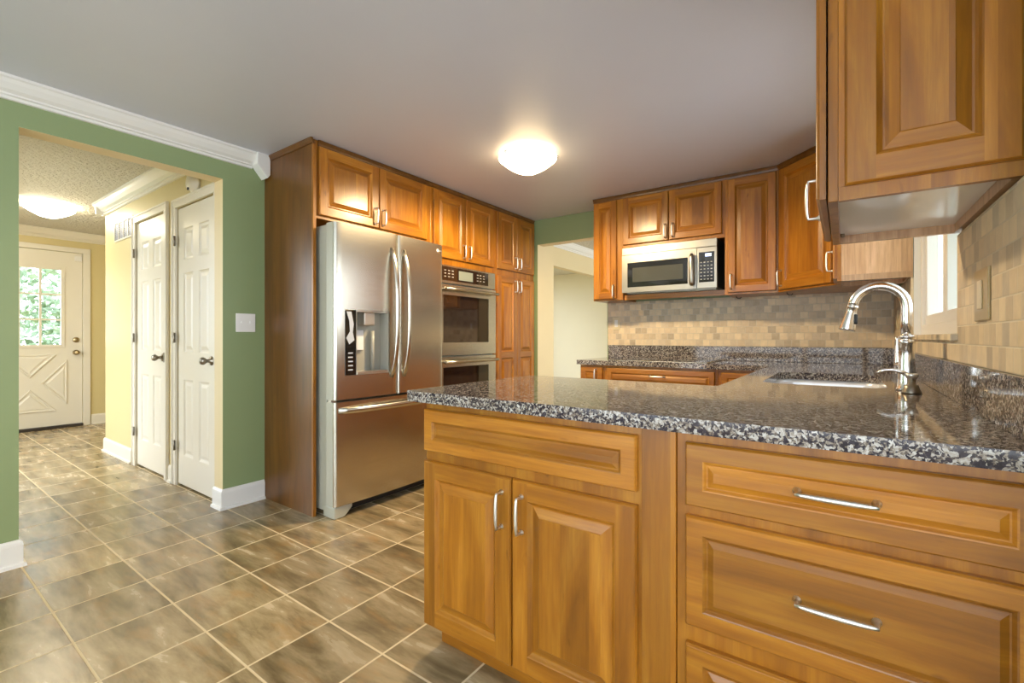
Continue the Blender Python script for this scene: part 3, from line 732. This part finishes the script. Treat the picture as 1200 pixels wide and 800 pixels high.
ucab('narrow one-door cherry wall cabinet beside the doorway', -1.822, -1.5465, UB, [(-1.812, -1.598, UB+.012, 2.288, (-1.622, 1.50, True))])
mc = ucab('short two-door cherry wall cabinet above the microwave', -1.546, -.7345, 1.862, [(-1.540, -1.155, 1.892, 2.288, (-1.178, 1.965, True)), (-1.149, -.752, 1.892, 2.288, (-1.118, 1.965, True))])
MB().box((-1.545, UF+.03, UB), (-.7355, UF+.05, UB+.042), 'wood_h').build('valance', mc)
tc_ = ucab('tall one-door cherry wall cabinet right of the microwave', -.734, -.3805, UB, [(-.712, -.392, UB+.014, 2.288, (-.688, 1.52, True))])
# corner cabinet with diagonal front
kc = thing('corner_wall_cabinet', 'cherry corner wall cabinet with a diagonal door', 'cabinet', (-.05, 3.9, UB))
A = Vector((-.380, 3.80)); B = Vector((-.034, 3.454))
MB().prism([(A.x, A.y), (B.x, B.y), (EX-.0125, B.y), (EX-.0125, BY-.0125), (A.x, BY-.0125)], UB, UT, 'wood_c').build('carcass', kc, bevel=.0015)
dn = Vector((-1, -1, 0)).normalized(); Fd = frame((A.x, A.y, 0), dn); L = (B-A).length
cab_door(Fd, .022, L-.022, UB+.014, 2.288, kc, (.050, 1.52, True), .056)
topstrip('cornice', [(A.x, A.y), (B.x, B.y)], kc)
# window wall cabinets (front faces -X at X=-.03) with recessed pale undersides
def sidecab(label, y0, y1, z0, name, endpanel, plain):
    r = thing(name, label, 'cabinet', (.13, (y0+y1)/2, z0)); x0, x1 = -.030, EX-.002
    s = 'maple' if plain else 'wood_v'
    mb = MB(); mb.box((x0+.020, y0, z0+.032), (x1, y1, UT), s); mb.build('carcass', r)
    mb = MB(); mb.box((x0, y0, z0), (x0+.0198, y1, UT), 'wood_v'); mb.build('face_frame', r, bevel=.0015)
    mb = MB(); mb.box((x0+.0202, y0, z0), (x1, y0+.016, z0+.0315), s); mb.box((x0+.0202, y1-.016, z0), (x1, y1, z0+.0315), 'maple'); mb.box((x1-.016, y0+.0162, z0), (x1, y1-.0162, z0+.0315), 'maple'); mb.build('bottom_rail', r)
    mb = MB(); mb.box((x0+.0205, y0+.0165, z0+.026), (x1-.0165, y1-.0165, z0+.0316), 'melamine'); mb.build('underside', r)
    return r, x0, x1
nc, x0, x1 = sidecab('cherry wall cabinet with a raised end panel over the near counter by the window', 1.312, 1.930, 1.419, 'wall_cabinet', True, False)
Fe = frame((0, 1.312, 0), (0, -1, 0))
cab_door(Fe, .002, EX-.006, 1.450, 2.29, nc, None, .056, .014, name='end_panel')
Fx = frame((x0-.004, 0, 0), (-1, 0, 0))
cab_door(Fx, -1.920, -1.324, 1.431, 2.29, nc, (-1.555, 1.49, True), .056)
for yy in (1.36, 1.86): MB().lathe((x0+.0205, yy, 1.436), [(0, 0), (.006, 0), (.006, .012), (0, .012)], 'bronze', 10, (1, 0, 0)).build('screw', nc)
topstrip('cornice', [(EX-.003, 1.312), (x0, 1.312), (x0, 1.930)][::-1], nc)
Fx = frame((-.030, 0, 0), (-1, 0, 0))
fc, x0, x1 = sidecab('cherry wall cabinet with a plain pale side, between window and corner cabinet', 3.115, 3.453, 1.412, 'wall_cabinet', False, True)
cab_door(Fx, -3.440, -3.128, 1.428, 2.29, fc, (-3.165, 1.53, True), .050)
topstrip('cornice', [(x0, 3.115), (x0, 3.453)][::-1], fc)

# ------------------------------------------------------------------ fridge wall (fronts face +X at X=-2.66)
CF = -2.665
F = frame((CF, 0, 0), (1, 0, 0))    # u = y
ep = thing('tall_end_panel', 'tall cherry end panel with shade in its colour, standing beside the refrigerator', 'end panel', (-2.95, 1.612, 0))
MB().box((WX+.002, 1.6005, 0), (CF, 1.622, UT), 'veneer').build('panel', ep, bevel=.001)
MB().box((CF+.0003, 1.6005, 0), (CF+.019, 1.6215, UT-.035), 'wood_v').build('edge_stile', ep, bevel=.0015)
topstrip('cornice', [(CF+.019, 1.6005), (WX+.003, 1.6005)][::-1], ep)
def wcab(name, label, y0, y1, z0, z1, doors, **kw):
    r = thing(name, label, 'cabinet', (-2.95, (y0+y1)/2, z0))
    return r
of = thing('wall_cabinet', 'wide two-door cherry cabinet above the refrigerator', 'cabinet', (-2.95, 2.12, 1.84))
MB().box((WX+.002, 1.6225, 1.845), (CF, 2.611, UT), 'wood_c').build('carcass', of, bevel=.0015)
cab_door(F, 1.645, 2.097, 1.866, 2.292, of, (2.066, 1.945, True)); cab_door(F, 2.103, 2.560, 1.866, 2.292, of, (2.134, 1.945, True))
topstrip('cornice', [(CF, 1.642), (CF, 2.611)], of)
oc = thing('oven_cabinet', 'tall cherry cabinet holding the double wall oven', 'cabinet', (-2.95, 3.01, 0))
mb = MB(); y0, y1 = 2.6115, 3.440
mb.box((WX+.002, y0, TK), (CF, y0+.05, UT), 'wood_v'); mb.box((WX+.002, y1-.03, TK), (CF, y1, UT), 'wood_v'); mb.box((WX+.002, y0+.0502, 1.697), (CF, y1-.0302, UT), 'wood_v'); mb.box((WX+.002, y0+.0502, TK), (CF, y1-.0302, .30), 'wood_v'); mb.build('carcass', oc, bevel=.001)
MB().box((WX+.002, y0, 0), (CF-.06, y1, TK-.001), 'wood_h').build('toe_kick', oc)
cab_door(F, 2.631, 3.014, 1.752, 2.292, oc, (2.982, 1.835, True)); cab_door(F, 3.020, 3.405, 1.752, 2.292, oc, (3.054, 1.835, True))
cab_door(F, 2.64, 3.40, .112, .285, oc, (3.02, .2, False), .036, name='drawer_front', horizontal=True)
topstrip('cornice', [(CF, y0), (CF, y1)], oc)
pa = thing('pantry_cabinet', 'tall four-door cherry pantry cabinet next to the far doorway', 'cabinet', (-2.95, 3.78, 0))
MB().box((WX+.002, 3.4405, TK), (CF, 4.112, UT), 'wood_c').build('carcass', pa, bevel=.0015)
MB().box((WX+.002, 3.4405, 0), (CF-.06, 4.112, TK-.001), 'wood_h').build('toe_kick', pa)
ym = 3.785
cab_door(F, 3.467, ym-.003, 1.752, 2.292, pa, (ym-.035, 1.835, True)); cab_door(F, ym+.003, 4.098, 1.752, 2.292, pa, (ym+.036, 1.835, True))
cab_door(F, 3.467, ym-.003, .112, 1.690, pa, (ym-.035, 1.605, True), split=.935); cab_door(F, ym+.003, 4.098, .112, 1.690, pa, (ym+.036, 1.605, True), split=.935)
topstrip('cornice', [(CF, 3.4405), (CF, 4.112)], pa)

# double wall oven
ov = thing('double_wall_oven', 'stainless double wall oven built into the cherry cabinet beside the refrigerator', 'oven', (-2.9, 3.04, .3))
OY0, OY1 = 2.665, 3.407; OF = CF+.002
MB().box((WX+.05, OY0+.002, .305), (OF-.001, OY1-.002, 1.69), 'grey').build('oven_body', ov)
def obox(mb, a, b, c, d, p, q, m): mb.box((OF+p, a, c), (OF+q, b, d), m)
mb = MB(); obox(mb, OY0, OY1, 1.545, 1.693, .0002, .032, 'steel'); cp = mb.build('control_panel', ov, bevel=.003)
mb = MB(); obox(mb, OY0+.04, OY1-.105, 1.568, 1.680, .0322, .034, 'ovenglass'); mb.build('control_glass', cp)
mb = MB(); obox(mb, 2.905, 3.085, 1.583, 1.660, .0342, .0352, 'lcd'); mb.build('display', cp)
for yy in (2.73, 2.775, 2.82, 3.14, 3.18, 3.225):
    for zz in (1.60, 1.625, 1.65):
        mb = MB(); obox(mb, yy, yy+.022, zz-.004, zz+.004, .0342, .0348, 'key'); mb.build('button', cp)
def odoor(z0, z1):
    gz0, gz1 = z0+.105, z1-.085
    mb = MB(); 
    for a, b, c, d in ((OY0, OY0+.05, z0, z1), (OY1-.105, OY1, z0, z1), (OY0+.05, OY1-.105, z0, gz0), (OY0+.05, OY1-.105, gz1, z1)): obox(mb, a, b, c, d, .0002, .038, 'steel')
    d_ = mb.build('oven_door', ov)
    mb = MB(); obox(mb, OY0+.0505, OY1-.1055, gz0+.0005, gz1-.0005, .004, .0365, 'ovenglass'); mb.build('window_glass', d_)
    mb = MB(); zz = z1-.040
    mb.tube([(OF+.085, OY0+.03, zz), (OF+.088, OY0+.2, zz), (OF+.088, OY1-.2, zz), (OF+.085, OY1-.03, zz)], .021, 'steel', 16, .7)
    for yy in (OY0+.06, OY1-.06): mb.tube([(OF+.0385, yy, zz), (OF+.080, yy, zz)], .010, 'steel', 12)
    mb.build('handle', d_)
odoor(.955, 1.535); odoor(.312, .943)

# ------------------------------------------------------------------ refrigerator
rf = thing('refrigerator', 'stainless french-door refrigerator with water dispenser and bottom freezer', 'refrigerator', (-2.85, 2.105, 0))
RY0, RY1, RX = 1.645, 2.572, -2.49
RB = -2.575
MB().box((WX+.03, RY0+.004, .035), (RB-.006, RY1-.004, 1.775), 'grey').build('body', rf, bevel=.004)
RC = (RY0+RY1)/2
def bulge(y):           # bowed front of the doors
    s = (y-RC)/((RY1-RY0)/2); return RX+.018*(1-s*s)
def curved(name, ya, yb, za, zb, hole=None, er=.020):
    ys = []
    for i in range(5): ys.append(ya+er*(1-math.cos(math.pi/2*i/4)))
    n = 14
    for i in range(1, n): ys.append(ya+er+(yb-ya-2*er)*i/n)
    for i in range(5): ys.append(yb-er*(1-math.sin(math.pi/2*i/4)))
    if hole: ys = sorted([y for y in ys if min(abs(y-hole[0]), abs(y-hole[1])) > .008]+[hole[0], hole[1]])
    def X(y):
        x = bulge(y); d = min(y-ya, yb-y)
        if d < er: x -= er-math.sqrt(max(0, er*er-(er-d)**2))
        return x
    zs = [za, zb] if not hole else [za, hole[2], hole[3], zb]
    mb = MB(); m = len(ys); vs = [(X(y), y, z) for z in zs for y in ys]; fs = []
    for j in range(len(zs)-1):
        for i in range(m-1):
            if hole and j == 1 and hole[0]-1e-6 <= ys[i] and ys[i+1] <= hole[1]+1e-6: continue
            fs.append((j*m+i, j*m+i+1, (j+1)*m+i+1, (j+1)*m+i))
    mb.add(vs, fs, 'steel', True)
    # sides, top, bottom, back
    ring = [(X(y), y) for y in ys]; back = [(RB, yb), (RB, ya)]
    poly = ring+back
    for z, rev in ((za, True), (zb, False)):
        idx = list(range(len(poly))); mb.add([(p[0], p[1], z) for p in poly], [idx[::-1] if rev else idx], 'steel')
    for (p, q) in ((poly[m-1], back[0]), (back[0], back[1]), (back[1], poly[0])):
        mb.add([(p[0], p[1], za), (q[0], q[1], za), (q[0], q[1], zb), (p[0], p[1], zb)], [(0, 1, 2, 3)], 'grey')
    return mb.build(name, rf)
FSP = 2.118
DH = (1.712, 2.045, .868, 1.275)
ld = curved('door', RY0, FSP-.003, .722, 1.803, DH)
rd = curved('door', FSP+.003, RY1, .722, 1.803)
fz = curved('freezer_drawer', RY0, RY1, .075, .708)
def barhandle(parent, pts, r=.014, flat=1.0):
    mb = MB(); mb.tube(pts, r, 'steel', 16, flat); return mb
def bow(parent, P, r0):
    mb = MB(); pts = []; rad = []
    for i in range(19):
        q = -1+2*i/18; pts.append(P(q, .060*(1-abs(q)**3.2)-.004*abs(q)**8)); rad.append(r0)
    n = P(0, 1)-P(0, 0)
    mb.tube(pts, rad, 'steel', 18, .55, flatdir=n); return mb.build('handle', parent, bevel=0)
for yy, par in ((2.066, ld), (2.172, rd)):
    x = bulge(yy); bow(par, lambda q, d: Vector((x+d, yy, 1.27+q*.435)), .0165)
bow(fz, lambda q, d: Vector((bulge(RC+q*.435)+d*.85, RC+q*.435, .655)), .0185)
# dispenser recess
dx0 = RX-.075
mb = MB(); a, b, c, d_ = DH; xo = RX+.006; sp = 1.792
mb.box((dx0-.004, sp, c+.001), (dx0, b-.001, d_-.001), 'dispgrey'); mb.box((dx0, b-.006, c+.001), (xo+.006, b-.001, d_-.001), 'dispgrey'); mb.box((dx0, sp, c+.001), (xo+.002, sp+.004, d_-.001), 'nickel')
mb.box((dx0, sp+.0045, c+.001), (xo+.007, b-.0065, c+.018), 'nickel'); mb.box((dx0, sp+.0045, d_-.010), (xo+.004, b-.0065, d_-.001), 'nickel')
dsp = mb.build('dispenser', rf)
mb = MB(); mb.box((RX-.03, a+.001, c+.001), (xo+.001, sp-.0005, d_-.001), 'blackglass'); cpn = mb.build('dispenser_controls', rf, bevel=.002)
mb = MB()
for i in range(5): mb.box((xo+.0012, a+.022, c+.030+i*.026), (xo+.0018, a+.055, c+.038+i*.026), 'bag')
mb.build('button_marks', cpn)
mb = MB(); mb.prism([(a+.010, d_-.012), (a+.045, d_-.012), (a+.062, d_-.09), (a+.055, d_-.14), (a+.066, d_-.19), (a+.030, d_-.215), (a+.008, d_-.175), (a+.034, d_-.135), (a+.030, d_-.07)], xo+.0012, xo+.0018, 'bag', 'x'); mb.build('display_inlay', cpn)
mb = MB(); mb.box((dx0+.001, 1.862, d_-.095), (xo-.012, 1.945, d_-.0105), 'nickel'); mb.build('water_outlet', dsp, bevel=.006)
mb = MB(); mb.box((dx0+.002, 1.812, d_-.255), (dx0+.018, 1.895, d_-.125), 'melamine'); mb.build('paddle', dsp, bevel=.004)
mb = MB(); mb.lathe((dx0+.03, 1.955, c+.0185), [(0, 0), (.013, 0), (.013, .26), (0, .26)], 'dispgrey', 14); mb.build('dispenser_tube', dsp)
# hinge cover, feet grille, emblem
MB().box((WX+.30, RY0+.012, 1.7755), (RB+.03, RY0+.085, 1.800), 'grey').build('hinge_cover', rf, bevel=.005)
MB().box((WX+.30, RY1-.085, 1.7755), (RB-.008, RY1-.012, 1.800), 'grey').build('hinge_cover', rf, bevel=.005)
mb = MB(); mb.box((RB-.05, RY0+.06, .012), (RB+.02, RY1-.06, .066), 'black'); mb.build('kick_grille', rf)
mb = MB(); mb.prism([(RY0+.002, 0.0), (RY0+.075, 0.0), (RY0+.13, .05), (RY0+.13, .072), (RY0+.002, .072)], RB-.04, RX-.004, 'grey', 'x'); mb.build('foot', rf, bevel=.008)
mb = MB(); mb.prism([(RY1-.13, .05), (RY1-.075, 0), (RY1-.002, 0), (RY1-.002, .072), (RY1-.13, .072)], RB-.04, RX-.004, 'grey', 'x'); mb.build('foot', rf, bevel=.008)
mb = MB(); mb.box((RB-.02, RY0+.012, .709), (RB+.03, RY0+.05, .7215), 'nickel'); mb.build('mid_hinge', rf)
yy = RY1-.062; mb = MB(); mb.lathe((bulge(yy)+.0002, yy, 1.757), [(0, 0), (.012, 0), (.012, .0015), (.0085, .0015), (.0085, .0008), (0, .0008)], 'plastic', 20, (1, 0, 0)); mb.box((bulge(yy+.03)+.0006, yy+.018, 1.750), (bulge(yy+.03)+.0018, yy+.040, 1.764), 'nickel'); mb.build('emblem', rd)

# ------------------------------------------------------------------ microwave
mw = thing('microwave', 'stainless over-the-range microwave hung beneath the short wall cabinet', 'microwave', (-1.155, 3.9, 1.478))
MX0, MX1, MY, MZ0, MZ1 = -1.532, -.778, 3.745, 1.480, 1.857
MB().box((MX0+.003, MY+.035, MZ0+.004), (MX1-.001, BY-.014, MZ1), 'blackcase' if 'blackcase' in M else 'black').build('case', mw, bevel=.002)
mb = MB(); mb.box((MX0, MY, MZ1-.062), (MX1, MY+.034, MZ1), 'steel_dark'); mb.build('vent_strip', mw, bevel=.003)
gx0, gx1, gz0, gz1 = -1.484, -.992, 1.522, 1.728; dX1 = -.925
mb = MB()
for p, q, c, d in ((MX0, gx0, MZ0, MZ1-.0635), (gx1, dX1, MZ0, MZ1-.0635), (gx0, gx1, MZ0, gz0), (gx0, gx1, gz1, MZ1-.0635)): mb.box((p, MY, c), (q, MY+.034, d), 'steel_dark')
md = mb.build('door', mw)
mb = MB(); mb.box((gx0+.0005, MY-.0015, gz0+.0005), (gx1-.0005, MY+.030, gz1-.0005), 'blackglass'); wg = mb.build('window_glass', md, bevel=.004)
mb = MB(); mb.box((gx0+.045, MY-.0022, gz0+.042), (gx1-.035, MY-.0017, gz1-.045), 'screen'); mb.build('mesh_screen', wg)
pts = []
for i in range(11):
    s = -1+2*i/10; pts.append((-.956, MY-.028-.012*(1-s*s), 1.626+s*.125))
mb = MB(); mb.tube(pts, [.010]+[.017]*9+[.010], 'steel_dark', 14, .7, flatdir=(0, 1, 0))
for s in (-1, 1): mb.tube([(-.956, MY-.0003, 1.626+s*.105), (-.956, MY-.032, 1.626+s*.105)], .010, 'steel_dark', 10)
mb.build('handle', md)
mb = MB(); mb.box((dX1+.002, MY, MZ0), (MX1, MY+.034, MZ1-.0635), 'steel_dark'); mp = mb.build('control_panel', mw, bevel=.002)
mb = MB(); mb.box((-.908, MY-.0015, 1.526), (-.797, MY-.0002, 1.757), 'blackglass'); kp = mb.build('keypad', mp, bevel=.0008)
mb = MB(); mb.box((-.862, MY-.0022, 1.722), (-.818, MY-.0016, 1.744), 'led'); mb.build('clock_display', kp)
mb = MB()
for i in range(4):
    for j in range(6): mb.box((-.898+i*.025, MY-.0021, 1.545+j*.026), (-.886+i*.025, MY-.0016, 1.552+j*.026), 'key')
mb.build('key_legends', kp)
mb = MB(); mb.box((MX0+.02, MY+.06, MZ0-.006), (MX1-.02, MY+.30, MZ0+.0035), 'steel_dark'); mb.build('bottom_filter', mw)

# ------------------------------------------------------------------ ceiling lights
def ceil_light(label, x, y, zc, R, mat, depth):
    r = thing('ceiling_light', label, 'ceiling light', (x, y, zc-.002))
    mb = MB(); mb.lathe((x, y, zc-.0005), [(0, 0), (R*.62, 0), (R*.62, -.012), (R*.56, -.018), (0, -.018)], 'plastic', 36); mb.build('mounting_pan', r)
    prof = []
    for i in range(13):
        q = i/12; prof.append((R*q, -.046-depth*(1-q**1.75)))
    prof = prof[:-1]+[(R, -.046), (R+.004, -.040)]
    mb = MB(); mb.lathe((x, y, zc), prof, mat, 48); mb.build('glass_bowl', r)
    for k in range(3):
        t = math.radians(20+120*k); c = Vector((x+R*.97*math.cos(t), y+R*.97*math.sin(t), zc-.046)); dr = Vector((math.cos(t), math.sin(t), 0))
        mb = MB(); mb.tube([c-dr*(R*.40)+Vector((0, 0, .034)), c+dr*.002+Vector((0, 0, .012)), c+dr*.012], .004, 'nickel', 8); mb.lathe(c+dr*.012, [(0, 0), (.009, 0), (.010, .006), (.006, .012), (0, .013)], 'nickel', 12, dr); mb.build('clip', r)
    return r
ceil_light('frosted bowl ceiling light over the kitchen, warm and lit', -1.715, 2.575, CEIL, .19, 'bowl_k', .095)
bulb = bpy.data.lights.new('kitchen_bulb', 'SPOT'); bulb.energy = 150; bulb.color = (1, .76, .44); bulb.spot_size = math.radians(172); bulb.spot_blend = .35; bulb.shadow_soft_size = .07
bo = bpy.data.objects.new('kitchen_bulb', bulb); COL.objects.link(bo); bo.location = (-1.715, 2.575, CEIL-.045)
ceil_light('lit frosted bowl ceiling light in the hall', -6.31, 1.05, HC, .185, 'bowl_h', .085)

# ------------------------------------------------------------------ small wall fittings
sd = thing('smoke_detector', 'round cream detector on the hall wall above the closet door', 'detector', (-3.72, HNY, 2.19))
mb = MB(); mb.lathe((-3.72, HNY-.0005, 2.19), [(0, 0), (.070, 0), (.070, .022), (.058, .030), (.055, .048), (0, .050)], 'doorwhite', 28, (0, -1, 0)); mb.build('housing', sd)
mb = MB(); mb.lathe((-3.72, HNY-.0505, 2.14), [(0, 0), (.010, 0), (.010, .006), (0, .006)], 'black', 14, (0, -1, 0)); mb.build('test_button', sd)
vt = thing('air_vent', 'grey louvred return air vent high on the hall wall', 'vent', (-5.29, HNY, 2.08))
mb = MB(); x0, x1, z0, z1 = -5.53, -5.02, 1.985, 2.165
for a, b, c, d in ((x0, x1, z0, z0+.014), (x0, x1, z1-.014, z1), (x0, x0+.014, z0+.014, z1-.014), (x1-.014, x1, z0+.014, z1-.014)): mb.box((a, HNY-.0005, c), (b, HNY-.012, d), 'doorwhite')
for k in range(1, 4): u = x0+(x1-x0)*k/4; mb.box((u-.007, HNY-.0005, z0+.014), (u+.007, HNY-.012, z1-.014), 'doorwhite')
mb.build('vent_frame', vt, bevel=.001)
mb = MB(); mb.box((x0+.014, HNY-.0005, z0+.014), (x1-.014, HNY-.003, z1-.014), 'register')
for k in range(11): z = z0+.022+k*.013; mb.box((x0+.014, HNY-.003, z), (x1-.014, HNY-.009, z+.004), 'register')
mb.build('louvres', vt)
def plate(name, label, cat, F, w, h, mat, rockers, rm, toggle=False):
    c = F(0, 0, 0); r = thing(name, label, cat, c)
    mb = MB(); mb.fbox(F, (-w/2, .0005, -h/2), (w/2, .006, h/2), mat); mb.build('cover_plate', r, bevel=.003)
    for u, ww, hh in rockers:
        mb = MB()
        if toggle:
            mb.fbox(F, (u-.006, .0062, -.012), (u+.006, .0075, .012), rm); mb.fbox(F, (u-.004, .0076, -.001), (u+.004, .016, .009), rm); mb.build('toggle', r, bevel=.001)
        else: mb.fbox(F, (u-ww/2, .0062, -hh/2), (u+ww/2, .0095, hh/2), rm); mb.build('rocker', r, bevel=.002)
    return r
plate('light_switch', 'white double toggle switch plate on the green wall', 'switch', frame((WX, 1.476, 1.200), (1, 0, 0)), .124, .122, 'plastic', [(-.028, 0, 0), (.028, 0, 0)], 'plastic', True)
plate('light_switch', 'tan stone rocker switch plate on the tile near the window', 'switch', frame((EX-.011, 1.595, 1.208), (-1, 0, 0)), .140, .128, 'stoneplate', [(0, .040, .070)], 'ivory')
r = plate('wall_outlet', 'cream outlet at the doorway end of the range backsplash', 'outlet', frame((-1.735, BY-.011, 1.232), (0, -1, 0)), .074, .118, 'ivory', [(0, .032, .066)], 'plastic')
r = plate('wall_outlet', 'almond outlet on the window wall close to the corner', 'outlet', frame((EX-.011, 3.80, 1.215), (-1, 0, 0)), .074, .118, 'ivory', [(0, .032, .066)], 'ivory')
for x, y, lab in ((-.68, 3.95, 'small dark hook under the cabinet right of the microwave'), (-.33, 3.84, 'small dark hook under the corner wall cabinet')):
    h = MB(); h.tube([(x, y, UB-.001), (x, y, UB-.010), (x+.012, y, UB-.020), (x+.028, y, UB-.020), (x+.036, y, UB-.010)], .003, 'black', 8); o = h.build('cup_hook'); tag(o, lab, 'hook')

# ------------------------------------------------------------------ outdoors seen through the entry door
struct(MB().box((-40, -20, -.35), (FX-.13, 30, -.30), 'lawn').build('ground'))
def tree(x, y, s, seed, label, z0=-.3):
    rng = random.Random(seed)
    r = thing('leafy_tree', label, 'tree', (x, y, z0), 'trees outside the entry door')
    mb = MB(); mb.tube([(x, y, z0), (x+.1, y-.05, z0+s*.5), (x, y+.1, z0+s)], [.14, .11, .05], 'bark', 10)
    mb.build('trunk', r)
    mb = MB(); vs = []; fs = []
    for i in range(2600):
        a = rng.uniform(0, 6.283); b = rng.uniform(-1, 1); q = (rng.random()**.45)*s*.55; cc = math.sqrt(1-b*b)
        c = Vector((x+q*cc*math.cos(a), y+q*cc*math.sin(a)*1.2, z0+s*.75+q*b*1.1))
        if c.z < z0+.1: continue
        d = Vector((rng.gauss(0, 1), rng.gauss(0, 1), rng.gauss(0, .6))).normalized(); e = d.cross(Vector((rng.gauss(0, 1), rng.gauss(0, 1), 1))).normalized()
        L = rng.uniform(.07, .13); k = len(vs); vs += [c-d*L, c+e*L*.45, c+d*L, c-e*L*.45]; fs.append((k, k+1, k+2, k+3))
    mb.add(vs, fs, 'leaf'); mb.build('foliage', r); return r
tree(-11.6, 2.6, 2.6, 3, 'bushy green tree outside the entry door glass')
tree(-15.5, .6, 4.2, 5, 'taller green tree farther out beyond the entry door')
